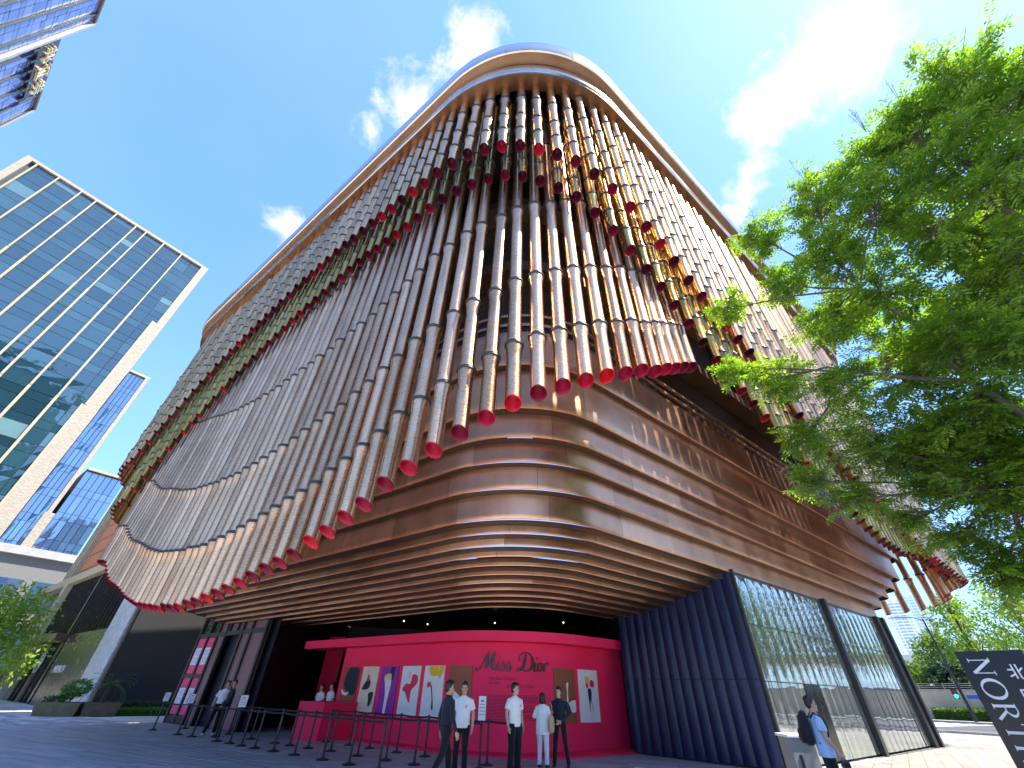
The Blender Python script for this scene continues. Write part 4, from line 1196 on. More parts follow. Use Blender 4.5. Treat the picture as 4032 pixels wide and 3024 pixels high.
class Facade:
    """plane facade: u along the wall, z up, w outwards"""
    def __init__(s, P0, d, flip=False):
        s.p = np.array(P0, float); s.d = np.array(d, float) / np.linalg.norm(d)
        s.n = np.array([s.d[1], -s.d[0]]) * (-1 if flip else 1)
    def pt(s, u, z, w=0.0):
        q = s.p + s.d * u + s.n * w; return Vector((q[0], q[1], z))
    def slab(s, mb, u0, u1, z0, z1, w0, w1):
        vs = [s.pt(u, z, w) for w in (w0, w1) for u, z in ((u0, z0), (u1, z0), (u1, z1), (u0, z1))]
        return mb.add(vs, [(0, 1, 2, 3), (7, 6, 5, 4), (0, 4, 5, 1), (1, 5, 6, 2), (2, 6, 7, 3), (3, 7, 4, 0)])
    def part(s, parent, name, mat, *a):
        mb = MB(); s.slab(mb, *a); o = mb.build(name, MATS[mat], parent)
        o.location = -parent.location; return o
# --- glass office tower with cream fins
FA = Facade((-77.4, 63.3), (0.610, 0.792))
tw = empty('office_tower', FA.pt(-16, 0)); tag(tw, 'dark teal glass tower with cream vertical fins and pale textured stone edges', 'building')
FA.part(tw, 'core', 'mullion_dark', -32.0, -0.2, 0, 84.0, -24, -0.25)
finu = [-31.2, -27.92, -24.29, -21.82, -18.19, -14.57, -12.65, -9.08, -5.4]
cols = finu + [-3.05, -0.75]
rt = random.Random(21)
FLH = 4.22
zf = [83.4 - FLH * k for k in range(0, 17)]
for k in range(len(zf) - 1):
    zt, zb = zf[k], zf[k + 1]
    for a, b in zip(cols[:-1], cols[1:]):
        if zb < 62 and b > -1.6: b = -1.62
        if b - a < 0.3: continue
        for (y0, y1) in ((zb + 0.05, zb + 2.68), (zb + 2.74, zt - 0.03)):
            mb = MB(); j = [rt.uniform(-0.03, 0.03) for _ in range(4)]
            mb.add([FA.pt(a + .05, y0, j[0]), FA.pt(b - .05, y0, j[1]), FA.pt(b - .05, y1, j[2]), FA.pt(a + .05, y1, j[3])], [(0, 1, 2, 3)])
            o = mb.build('window_pane', MATS['tower_glass'], tw); o.location = -tw.location
for u in finu:
    for z0, z1, w_ in ((63.8, 83.5, 0.16), (41.8, 63.7, 0.24), (16, 41.7, 0.3)):
        FA.part(tw, 'fin', 'cream_metal', u - w_ / 1.6, u + w_ / 1.6, z0, z1, 0.05, 0.55)
FA.part(tw, 'roof_coping', 'stone_textured', -33.0, 0.35, 83.5, 84.15, -24, 0.5)
FA.part(tw, 'stone_edge', 'stone_textured', -33.0, -32.0, 10, 83.5, -24, 0.55)
FA.part(tw, 'stone_edge', 'stone_textured', -0.7, 0.35, 63.6, 83.5, -24, 0.55)
FA.part(tw, 'stone_edge', 'stone_textured', -1.5, 0.38, 41.7, 63.6, -24, 0.56)
FA.part(tw, 'stone_edge', 'stone_textured', -1.9, 0.42, 15, 41.7, -24, 0.57)
FA.part(tw, 'edge_trim', 'cream_metal', -0.92, -0.7, 63.7, 83.4, 0, 0.6)
FA.part(tw, 'edge_trim', 'cream_metal', -1.75, -1.5, 41.8, 63.6, 0, 0.6)
FA.part(tw, 'edge_trim', 'cream_metal', -2.15, -1.9, 15, 41.7, 0, 0.6)
# --- two lower blue glass blocks stepping down beside it
def blue_block(u0, u1, zt, lab, pier, nu, z_low=15):
    e = empty('glass_block', FA.pt((u0 + u1) / 2, 0)); tag(e, lab, 'building')
    FA.part(e, 'core', 'mullion_dark', u0, u1, 0, zt, -20, -0.2)
    k = 0; z = zt - 0.3
    while z > z_low:
        h_ = 3.0 if k % 2 == 0 else 1.2
        for i in range(nu):
            a = u0 + (u1 - pier - u0) * i / nu; b = u0 + (u1 - pier - u0) * (i + 1) / nu
            mb = MB(); j = [rt.uniform(-0.015, 0.015) for _ in range(4)]
            mb.add([FA.pt(a + .05, z - h_ + .05, j[0]), FA.pt(b - .05, z - h_ + .05, j[1]), FA.pt(b - .05, z, j[2]), FA.pt(a + .05, z, j[3])], [(0, 1, 2, 3)])
            o = mb.build('window_pane', MATS['blue_glass'], e); o.location = -e.location
        z -= h_; k += 1
    if pier: FA.part(e, 'stone_edge', 'stone_textured', u1 - pier, u1, 0, zt, -20, 0.4)
    FA.part(e, 'parapet', 'cream_metal', u0, u1 + .1, zt, zt + 0.4, -20, 0.3)
    return e
b2 = blue_block(0.5, 3.75, 51.2, 'narrow blue glass block with stone edge against the tower', 0.55, 4)
FA.part(b2, 'stone_edge', 'stone_textured', 3.0, 4.25, 0, 23.3, -20, 0.55)
blue_block(4.3, 9.9, 31.3, 'low blue gridded glass block beyond the showroom', 0.0, 6)
e = empty('tower_podium', FA.pt(-10, 0)); tag(e, 'grey flat roofed podium at the foot of the glass tower', 'building')
FA.part(e, 'roof_slab', 'podium_grey', -34, 10.5, 16.6, 17.7, -20, 2.2)
FA.part(e, 'wall', 'podium_brown', -34, 10.2, 0, 16.6, -20, 1.4)
for k in range(11):
    FA.part(e, 'window', 'blue_glass', -33 + k * 4, -30.2 + k * 4, 9.5, 13.5, 1.38, 1.46)
    FA.part(e, 'window', 'blue_glass', -33 + k * 4, -30.2 + k * 4, 3.0, 7.5, 1.38, 1.46)
# --- tall bank tower with roof sign, seen at the edge of the sky
_d = np.array([21.6, -16.3]); FS = Facade((-137.4, 44.4), _d, True)
st = empty('bank_tower', FS.pt(20, 0)); tag(st, 'tall violet glass tower with stepped roof and big characters near its top', 'building')
FS.part(st, 'core', 'mullion_dark', 0, 27.2, 0, 129.4, -25, -0.3)
FS.part(st, 'core', 'mullion_dark', 27.2, 62, 0, 142.4, -25, -0.3)
t = NT('violet_glass'); n = t.noise(t.world((0.2, 0.2, 0.2)), 1.0, 3); rn = t.rand()
t.set(col=t.ramp(rn, [(0.0, (0.07, 0.10, 0.22)), (1.0, (0.14, 0.18, 0.34))]), rough=0.06, spec=0.9, ior=2.3); t.bump(n, 0.08, 0.5)
for i in range(20):
    u0 = 0.3 + i * 3.05; top = 129.2 if u0 < 26.5 else 142.2
    for k in range(14):
        z1 = top - k * 4.1
        for a, b in ((0.0, 2.75), (2.75, 4.1)):
            mb = MB(); j = [rt.uniform(-0.03, 0.03) for _ in range(4)]
            w1 = 3.05 if not (u0 < 27.2 < u0 + 3.05) else 27.0 - u0
            mb.add([FS.pt(u0 + .07, z1 - b + .06, j[0]), FS.pt(u0 + w1 - .07, z1 - b + .06, j[1]), FS.pt(u0 + w1 - .07, z1 - a - .04, j[2]), FS.pt(u0 + .07, z1 - a - .04, j[3])], [(0, 1, 2, 3)])
            o = mb.build('window_pane', MATS['violet_glass'], st); o.location = -st.location
for u in np.arange(0.0, 62, 6.1):
    FS.part(st, 'fin', 'mullion_dark', u - .12, u + .12, 60, 129.4 if u < 27 else 142.4, 0.0, 0.4)
FS.part(st, 'coping', 'brown_trim', -0.5, 27.2, 129.4, 130.1, -25, 0.5)
FS.part(st, 'coping', 'brown_trim', 26.9, 62, 142.4, 143.2, -25, 0.5)
FS.part(st, 'edge_pier', 'podium_grey', -0.9, 0.0, 0, 130.1, -25, 0.5)
FS.part(st, 'edge_pier', 'podium_grey', 26.5, 27.3, 100, 143.2, -25, 0.55)
FS.part(st, 'sign_backing', 'showroom_dark', 8.5, 26.4, 122.4, 128.9, 0.3, 0.7)
def facade_text(F, txt, u0, z0, size, mat, parent, name, sx=1.0, w=0.0, depth=0.15, right=True):
    cu = bpy.data.curves.new('txt', 'FONT'); cu.body = txt; cu.size = size; cu.resolution_u = 2; cu.extrude = depth / 2
    to = bpy.data.objects.new('txt', cu); COL.objects.link(to)
    me = bpy.data.meshes.new_from_object(to.evaluated_get(bpy.context.evaluated_depsgraph_get())); bpy.data.objects.remove(to)
    for v in me.vertices:
        x, y, z = v.co
        v.co = F.pt(u0 + (x * sx if right else -x * sx), z0 + y, w + z + depth / 2)
    me.materials.clear(); me.materials.append(MATS[mat]); o = link(name, me, parent); o.location = -parent.location
    return o
for ch, u in (('邦', 25.6), ('证', 19.8), ('券', 13.8)):
    facade_text(FS, ch, u, 123.9, 5.4, 'sign_gold', st, 'sign_character', 0.95, 0.75, 0.4, False)
for k in range(6): FS.part(st, 'sign_support', 'showroom_dark', 8.6 + k * 3.4, 9.2 + k * 3.4, 120.6, 122.4, 0.1, 0.8)
# --- showroom next door, in line with the museum's left wing
FP = Facade(dL * 41.2 - nL * 10.4, dL, True)
t = NT('stone_pale'); n = t.noise(t.world((1.2, 1.2, 2.6)), 1.6, 4, 0.6)
t.set(col=t.ramp(n, [(0.3, (0.42, 0.42, 0.42)), (0.7, (0.60, 0.60, 0.59))]), rough=0.8); t.bump(n, 0.9, 0.15)
sh = empty('showroom_building', FP.pt(15, 0)); tag(sh, 'low showroom with stone pilaster, glazed front and dark fascia', 'building')
FP.part(sh, 'core', 'showroom_dark', 0.1, 43, 0, 10.2, -14, -0.4)
FP.part(sh, 'stone_pilaster', 'stone_pale', 0.4, 4.6, 0, 10.2, -0.9, 0.25)
FP.part(sh, 'brown_trim', 'brown_trim', -0.1, 0.4, 0, 10.2, -0.9, 0.12)
FP.part(sh, 'cornice', 'cream_metal', -0.3, 43, 10.2, 11.0, -14, 0.5)
FP.part(sh, 'corner_pilaster', 'cream_metal', 28.6, 30.0, 0, 10.2, -0.8, 0.5)
FP.part(sh, 'fascia_panel', 'showroom_dark', 4.6, 16.6, 0, 4.9, -0.6, 0.05)
FP.part(sh, 'fascia_panel', 'showroom_dark', 16.6, 17.3, 0, 9.9, -0.6, 0.12)
for i in range(22):
    a = 4.75 + i * 1.08
    FP.part(sh, 'glass_pane', 'mirror_glass', a + .04, a + 1.04, 5.0, 10.1, -0.12, -0.06)
    FP.part(sh, 'glazing_fin', 'showroom_dark', a - .035, a + .035, 5.0, 10.1, -0.1, 0.16)
for i in range(7):
    a = 17.4 + i * 1.62
    FP.part(sh, 'door_pane', 'tinted_glass', a + .05, a + 1.57, 0.05, 4.2, -0.12, -0.06)
    FP.part(sh, 'door_frame', 'cream_metal' if i % 3 == 0 else 'showroom_dark', a - .05, a + .05, 0.0, 4.4, -0.1, 0.08)
FP.part(sh, 'door_canopy', 'brown_trim', 16.6, 28.6, 4.4, 5.0, -0.1, 0.9)
facade_text(FP, 'MAYBACH', 14.8, 2.1, 0.72, 'sign_white', sh, 'sign_lettering', 1.0, 0.07, 0.02, False)
mb = MB(); ring = [FP.pt(21.4 + 0.75 * math.cos(a), 2.9 + 0.75 * math.sin(a), 0.10) for a in np.linspace(0, 2 * math.pi, 25)]
mb.tube(ring, 0.06, 6, False)
for a in (90, 210, 330): mb.tube([FP.pt(21.4, 2.9, 0.10), FP.pt(21.4 + 0.75 * math.cos(rad(a)), 2.9 + 0.75 * math.sin(rad(a)), 0.10)], 0.05, 6)
o = mb.build('emblem', MATS['sign_white'], sh); o.location = -sh.location
rr = random.Random(5)
for k in range(46):     # little light dashes of the fascia
    u = rr.uniform(5, 16.2); z = rr.uniform(0.8, 4.6)
    FP.part(sh, 'light_dash', 'sign_gold', u, u + 0.06, z, z + rr.uniform(0.15, 0.3), 0.05, 0.065)
# terracotta storeys above, with cream fins
FU = Facade(dL * 41.2 - nL * 11.4, dL, True)
up_ = empty('terracotta_building', FU.pt(10, 11)); tag(up_, 'terracotta clad upper storeys with cream fins over the showroom', 'building')
FU.part(up_, 'wall', 'terracotta', -2.0, 37, 11.0, 26.5, -12, 0)
for k in range(8): FU.part(up_, 'cladding_rib', 'terracotta', -2, 36.6, 12.6 + k * 1.9, 12.75 + k * 1.9, 0.0, 0.14)
for k, u in enumerate((37.2, 38.7, 40.2)): FU.part(up_, 'fin', 'cream_metal', u, u + 0.6, 11.0, 26.5, -12, 0.5)
FU.part(up_, 'coping', 'cream_metal', -2.2, 41.2, 26.5, 27.2, -12, 0.4)
# ------------------------------------------------------------------ right: street, wall, far towers
road = MB(); RA = np.array([30.6, 36.0]); rdv = np.array([0.47, -0.88]); rdv = rdv / np.linalg.norm(rdv); rnv = np.array([0.88, 0.47])
def RP(u, w, z): 
    q = RA + rdv * u + rnv * w; return (q[0], q[1], z)
road.add([RP(-60, 0.3, 0.0), RP(160, 0.3, 0.0), RP(160, 24, 0.0), RP(-60, 24, 0.0)], [(0, 1, 2, 3)])
tag(road.build('road', MATS['asphalt']), kind='structure')
for w0, w1 in ((0.0, 0.3), (24, 24.3)):
    kb = MB(); kb.add([RP(u, w, z) for z in (0, 0.13) for u, w in ((-60, w0), (160, w0), (160, w1), (-60, w1))], [(0, 1, 5, 4), (1, 2, 6, 5), (2, 3, 7, 6), (3, 0, 4, 7), (4, 5, 6, 7)])
    tag(kb.build('kerb', MATS['kerb_stone']), kind='structure')
pv = MB(); pv.add([RP(-60, 24.3, 0.12), RP(160, 24.3, 0.12), RP(160, 29.6, 0.12), RP(-60, 29.6, 0.12)], [(0, 1, 2, 3)])
tag(pv.build('pavement', MATS['granite_light']), kind='structure')
for k in range(10):
    zb = MB(); u = -16 + k * 1.2; zb.add([RP(u, 3, 0.004), RP(u + .55, 3, 0.004), RP(u + .55, 22, 0.004), RP(u, 22, 0.004)], [(0, 1, 2, 3)])
    tag(zb.build('crossing_stripe', MATS['road_paint']), kind='structure')
for k in range(14):
    zb = MB(); u = 6 + k * 6; zb.add([RP(u, 12, 0.004), RP(u + 2.5, 12, 0.004), RP(u + 2.5, 12.15, 0.004), RP(u, 12.15, 0.004)], [(0, 1, 2, 3)])
    tag(zb.build('lane_dash', MATS['road_paint']), kind='structure')
plain('tan_stone', (0.50, 0.42, 0.31), 0.75, 0, 0.1, 1.5)
plain('steel_rail', (0.55, 0.56, 0.57), 0.4, 0.8, 0.1, 3)
FW = Facade((RP(-45, 29.6, 0)[0], RP(-45, 29.6, 0)[1]), rdv)
ws = 1 if (FW.n @ (-FW.p)) > 0 else -1
FW.n = FW.n * ws
wl2 = empty('retaining_wall', FW.pt(45, 0)); tag(wl2, 'tan stone clad retaining wall across the street', 'wall')
FW.part(wl2, 'core', 'kerb_stone', 0, 120, 0, 2.8, -0.6, -0.05)
for i in range(60):
    for k in range(3):
        FW.part(wl2, 'stone_slab', 'tan_stone', i * 1.6 + .01, i * 1.6 + 1.59, 0.02 + k * 0.92, 0.02 + k * 0.92 + 0.9, -0.05, rr.uniform(0, 0.012))
FW.part(wl2, 'coping', 'kerb_stone', 0, 120, 2.8, 2.92, -0.65, 0.06)
rl_ = empty('railing', FW.pt(45, 2.92)); tag(rl_, 'steel railing along the top of the tan wall', 'railing')
for z in (3.1, 3.28, 3.46): FW.part(rl_, 'rail', 'steel_rail', 0, 110, z - .02, z + .02, -0.3, -0.25)
for i in range(44): FW.part(rl_, 'post', 'steel_rail', i * 2.5, i * 2.5 + .05, 2.9, 3.5, -0.31, -0.26)
_hA = FW.pt(33.5, 0, 1.7); _hB = FW.pt(40.5, 0, 1.7)
hedge((_hA.x, _hA.y), (_hB.x, _hB.y), 1.3, 1.05, 'leaf_street', 'clipped street hedge in front of the tan wall', 2600, 0.22, 0.12)
# signal pole with pedestrian lights and street name plate
plain('pole_dark', (0.03, 0.035, 0.04), 0.5, 0.4)
t = NT('signal_green'); t.set(col=(0.01, 0.25, 0.05), emit=(0.02, 1.0, 0.25), emits=2.5)
t = NT('signal_red'); t.set(col=(0.20, 0.02, 0.01), rough=0.3)
plain('sign_blue', (0.02, 0.10, 0.45), 0.4)
sp = empty('signal_pole', (49.4, 53.9, 0.1)); tag(sp, 'tall dark street pole with pedestrian signal and blue street plate', 'signal pole')
m = MB(); m.tube([(0, 0, 0), (0, 0, 4), (0, 0, 9.4)], [0.16, 0.13, 0.08], 10); m.build('pole', MATS['pole_dark'], sp)
m = MB(); m.tube([(0, 0, 9.2), (-0.6, 0.6, 9.6), (-1.8, 1.8, 9.7)], 0.05, 6); m.build('lamp_arm', MATS['pole_dark'], sp)
m = MB(); m.bev((-2.0, 2.0, 9.68), (0.7, 0.35, 0.12), 0.03, Matrix.Rotation(rad(135), 3, 'Z')); m.build('lamp_head', MATS['steel_rail'], sp)
Rs = Matrix.Rotation(rad(-42), 3, 'Z')
m = MB(); m.bev(Rs @ Vector((-0.55, -0.1, 2.35)), (0.5, 0.3, 0.9), 0.04, Rs); sb = m.build('signal_box', MATS['pole_dark'], sp)
for z, mt in ((2.58, 'signal_red'), (2.14, 'signal_green')):
    m = MB(); m.lathe([(0.17, 0), (0.15, 0.05), (0.05, 0.07)], 14); q = m.build('signal_lens', MATS[mt], sb)
    q.location = Rs @ Vector((-0.55, -0.25, z)); q.rotation_euler = (Rs @ Matrix.Rotation(rad(90), 3, 'X')).to_euler()
m = MB(); m.bev(Rs @ Vector((1.1, -0.1, 2.1)), (1.7, 0.05, 0.34), 0.01, Rs); m.build('street_plate', MATS['sign_blue'], sp)
# far residential towers across the river of trees
plain('far_white', (0.74, 0.78, 0.82), 0.7, 0, 0.06, 0.02)  # white and pale blue towers, paled further with haze put into the colours
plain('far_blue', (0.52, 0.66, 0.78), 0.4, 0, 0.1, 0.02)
def far_tower(az, rho, w_, h_, lab, curved, d=26):
    c = (math.sin(rad(az)) * rho, math.cos(rad(az)) * rho, 0)
    e = empty('residential_tower', c, rad(-az)); tag(e, lab, 'building')
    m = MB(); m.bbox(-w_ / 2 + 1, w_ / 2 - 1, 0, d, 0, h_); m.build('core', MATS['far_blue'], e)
    n_ = int(h_ / 4.2)
    for k in range(n_):
        z = k * 4.2 + 1.6; m = MB()
        if curved:
            pts = [(-w_ / 2 + w_ * q / 10, -3.0 * math.sin(math.pi * q / 10) - 0.5) for q in range(11)] + [(w_ / 2, 4), (-w_ / 2, 4)]
        else:
            pts = [(-w_ / 2, -1.5), (w_ / 2, -1.5), (w_ / 2, 4), (-w_ / 2, 4)]
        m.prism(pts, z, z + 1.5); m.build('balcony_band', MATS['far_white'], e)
    for q in range(-1, 2):
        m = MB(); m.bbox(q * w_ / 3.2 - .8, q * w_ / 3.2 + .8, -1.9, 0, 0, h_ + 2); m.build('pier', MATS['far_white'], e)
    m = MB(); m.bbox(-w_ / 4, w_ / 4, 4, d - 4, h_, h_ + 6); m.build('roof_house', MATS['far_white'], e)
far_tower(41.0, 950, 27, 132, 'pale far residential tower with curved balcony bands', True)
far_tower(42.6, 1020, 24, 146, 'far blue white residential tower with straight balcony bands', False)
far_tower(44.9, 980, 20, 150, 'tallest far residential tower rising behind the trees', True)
# white road bridge behind the shrubs
plain('bridge_white', (0.66, 0.66, 0.64), 0.6, 0, 0.06, 0.3)
br_ = empty('road_bridge', FW.pt(45, 0, -14)); tag(br_, 'white elevated road crossing behind the shrubs', 'bridge')
FW.part(br_, 'deck', 'bridge_white', -20, 150, 6.2, 7.4, -24, -15)
for i in range(8): FW.part(br_, 'pier', 'bridge_white', i * 20 - 10, i * 20 - 8.4, 0, 6.2, -20.5, -18.5)

# office tower behind the viewer, seen only as a reflection in the glass tower
mt = empty('mirrored_tower', (105, -112, 0), rad(45)); tag(mt, 'dark glass office tower mirrored in the finned glass tower', 'building')
m = MB(); m.bbox(-62, 24, -15, 15, 0, 142); m.build('core', MATS['mullion_dark'], mt)
for k in range(34):
    m = MB(); m.bbox(-62.3, 24.3, 15.0, 15.25, 3 + k * 4.1, 4.3 + k * 4.1); m.build('spandrel', MATS['podium_brown'], mt)
m = MB(); m.bbox(-30, 5, -10, 10, 142, 152); m.build('plant_room', MATS['mullion_dark'], mt)
# ------------------------------------------------------------------ trees
t = NT('bark_grey'); n = t.noise(t.world((6, 6, 1.5)), 3, 5, 0.65)
t.set(col=t.ramp(n, [(0.3, (0.045, 0.038, 0.030)), (0.7, (0.13, 0.115, 0.095))]), rough=0.9); t.bump(n, 0.5, 0.03)
def pinnate(mb, r, p, d, L, npair, lw, ll):
    """compound leaf: drooping midrib with paired leaflets"""
    d = d.normalized(); side = d.cross(Vector((0, 0, 1)))
    if side.length < 0.05: side = Vector((1, 0, 0))
    side.normalize(); q = p.copy(); st_ = L / npair
    for k in range(npair + 1):
        d2 = (d + Vector((0, 0, -0.09 * k))).normalized()
        q2 = q + d2 * st_
        n_ = side.cross(d2)
        f_ = (0.75 + 0.5 * math.sin(math.pi * (k + 0.5) / (npair + 1)))
        if k == npair:
            mb.add(leaf_verts(q, d2, n_, ll * f_, lw), LEAF_F)
        else:
            for s_ in (-1, 1):
                o = d2 * 0.55 + side * s_ * 0.85 + n_ * r.uniform(-0.25, 0.2)
                mb.add(leaf_verts(q, o, n_ + rdir(r) * 0.3, ll * f_ * r.uniform(.85, 1.15), lw), LEAF_F)
        q = q2
LOBES = [(8.44, 2.48, 11.17, 0.79), (8.63, 2.38, 10.32, 0.72), (8.15, 3.22, 11.2, 0.8), (8.06, 3.97, 11.68, 0.63), (8.19, 3.25, 9.74, 0.9), (8.42, 3.14, 8.78, 0.73), (7.24, 4.86, 11.24, 0.76), (7.92, 4.41, 10.21, 0.95), (6.65, 6.12, 11.63, 0.55), (8.35, 4.35, 9.05, 0.84), (8.62, 4.21, 7.94, 0.81), (7.52, 5.6, 9.87, 0.92), (7.04, 6.62, 10.29, 0.62), (8.07, 5.57, 8.53, 0.8), (8.46, 5.38, 7.24, 0.83), (8.54, 4.99, 6.42, 0.65), (7.71, 6.6, 8.89, 0.78), (6.01, 7.6, 10.27, 0.46), (6.18, 8.72, 9.0, 0.50), (6.9, 8.08, 8.18, 0.68), (7.63, 7.22, 7.39, 0.75), (8.43, 6.76, 6.82, 0.65), (8.71, 6.18, 5.86, 0.61), (7.37, 8.68, 6.75, 0.58), (7.86, 7.83, 6.17, 0.6), (7.23, 9.25, 5.89, 0.38), (7.7, 8.49, 5.14, 0.45), (8.6, 7.57, 5.19, 0.5), (8.7, 6.85, 4.69, 0.55), (8.67, 7.91, 4.1, 0.45), (9.02, 7.67, 3.55, 0.47), (8.65, 8.49, 4.65, 0.33)]
# the half of the crown that lies outside the picture
r = random.Random(77)
LOBES += [(10.2 + r.uniform(-1.2, 1.6), 4.6 + r.uniform(-3, 3.2), r.uniform(4.6, 10.6), r.uniform(.6, .95)) for _ in range(26)]
LOBES += [(8.9, 6.6, 5.3, .55), (9.1, 6.9, 4.3, .55), (9.2, 7.6, 3.4, .5), (8.9, 6.2, 6.2, .55), (9.3, 5.9, 5.0, .55), (9.5, 7.0, 3.7, .5), (8.5, 7.2, 5.9, .5)]
TB = Vector((10.4, 5.4, 0.0))
tree = empty('golden_rain_tree', TB); tag(tree, 'large green broadleaf tree with feathery leaves reaching over the footway', 'tree')
tm = MB()
trunk = [TB, TB + Vector((-0.05, 0.02, 1.4)), TB + Vector((-0.2, 0.1, 2.7)), TB + Vector((-0.45, 0.1, 4.0))]
tm.tube([p - TB for p in trunk], [0.20, 0.165, 0.15, 0.13], 12)
heads = [(Vector((9.6, 5.9, 4.2)), 0.08), (Vector((9.3, 4.6, 5.4)), 0.085), (Vector((9.0, 3.6, 7.0)), 0.065), (Vector((8.6, 5.8, 6.4)), 0.06), (Vector((8.9, 6.8, 4.4)), 0.055), (Vector((10.6, 4.6, 6.4)), 0.07), (Vector((8.0, 6.6, 7.2)), 0.045), (Vector((8.6, 3.6, 8.6)), 0.05), (Vector((7.6, 5.6, 8.8)), 0.04)]
srcs = [2, 3, 1 + 4, 0 + 4, 0 + 4, 3, 3 + 4, 2 + 4, 3 + 4]
nodes_ = [(p, 0.14) for p in trunk]
for (h_, w_), s_ in zip(heads, srcs):
    a, wa = nodes_[s_]
    mid = a.lerp(h_, 0.5) + Vector((r.uniform(-.15, .15), r.uniform(-.15, .15), r.uniform(0.0, 0.2)))
    tm.tube([a - TB, mid - TB, h_ - TB], [min(wa, w_ * 1.5), w_ * 1.2, w_], 8)
    nodes_.append((h_, w_))
crown = MB(); tips = []
for (x, y, z, R) in LOBES:
    R = R * (1.16 if z > 6.5 else 1.45)
    c = Vector((x, y, z))
    best = min(nodes_[3:], key=lambda q: (q[0] - c).length + max(0, q[0].z - c.z) * 1.2)
    mid = best[0].lerp(c, 0.5) + rdir(r) * 0.18 + Vector((0, 0, 0.1))
    tm.tube([best[0] - TB, mid - TB, c - TB], [best[1] * 0.55, 0.024, 0.014], 6)
    ntw = int(20 * R * R * 3.0) + 9
    for k in range(ntw):
        d = rdir(r); d.z = d.z * 0.8 + 0.1
        tip = c + d * R * r.uniform(0.35, 1.12)
        sp_ = mid.lerp(c, r.uniform(0.3, 1.0))
        tm.tube([sp_ - TB, sp_.lerp(tip, .5) + Vector((0, 0, .05)) - TB, tip - TB], [0.008, 0.006, 0.004], 3, False)
        for q in range(r.randint(4, 6)):
            p = sp_.lerp(tip, r.uniform(0.45, 1.0))
            o = (tip - sp_).normalized() + rdir(r) * 1.1; o.z = o.z * 0.5 - 0.12
            pinnate(crown, r, p - TB, o, r.uniform(0.20, 0.32), r.randint(4, 5), r.uniform(0.036, 0.048), r.uniform(0.09, 0.125))
for (x, y, z) in ((8.3, 2.2, 11.9), (8.1, 3.0, 12.0), (7.9, 3.6, 12.25), (7.1, 4.7, 12.0), (6.6, 5.9, 12.1), (7.7, 4.3, 11.6)):  # bare seed stalks at the top
    for k in range(4):
        b = Vector((x, y, z)); e_ = b + Vector((r.uniform(-.25, .25), r.uniform(-.25, .25), r.uniform(.25, .5)))
        tm.tube([b - Vector((0, 0, .4)) - TB, e_ - TB], [0.006, 0.003], 3, False)
        for j in range(5):
            q = b.lerp(e_, .3 + .14 * j); tm.tube([q - TB, q + rdir(r) * 0.10 - TB], 0.003, 3, False)
tm.build('trunk', MATS['bark_grey'], tree, 60)
crown.build('crown', MATS['leaf_tree'], tree)
print('crown faces', len(crown.f))
def street_tree(x, y, h, R, lab, mat='leaf_street', n=1500, L=0.30, seed=1, squash=0.8, low=0.3, group=None):
    r = random.Random(seed); e = empty('street_tree', (x, y, 0)); tag(e, lab, 'tree', group)
    m = MB(); top = Vector((r.uniform(-.3, .3), r.uniform(-.3, .3), h * 0.62))
    m.tube([(0, 0, 0), (r.uniform(-.1, .1), 0, h * low), top, top + Vector((0, 0, h * .2))], [0.022 * h, 0.016 * h, 0.010 * h, 0.004 * h], 8)
    f = MB(); nl = 9 + int(R * 1.5)
    for k in range(nl):
        a = k * 2.4 + r.uniform(-.3, .3); q = (k + .5) / nl
        zz = h * (low + 0.12) + (h * (1 - low - 0.12) - R * .3) * q
        rr_ = R * (math.sin(math.pi * min(1, 0.22 + 0.75 * q)) ** .8) * r.uniform(.35, .85)
        c = Vector((math.cos(a) * rr_, math.sin(a) * rr_, zz)); br = R * r.uniform(.30, .48)
        m.tube([Vector((0, 0, max(h * low * .9, zz - h * .25))), c * .6 + Vector((0, 0, zz * .4)), c], [0.007 * h, 0.004 * h, 0.002 * h], 5)
        blob_leaves(f, r, c, (br, br, br * squash), n // nl, L, L * .55, 0.35)
    m.build('trunk', MATS['bark_grey'], e, 60); f.build('crown', MATS[mat], e)
    return e
# left, in front of the podium
street_tree(-33.5, 31.0, 7.2, 3.6, 'bright yellow green street tree at the foot of the glass tower', 'leaf_lime', 4200, 0.26, 5, 0.8, 0.22)
street_tree(-44.5, 44.5, 4.6, 2.2, 'small lime tree beside the showroom door', 'leaf_lime', 1600, 0.22, 6, 0.8, 0.2)
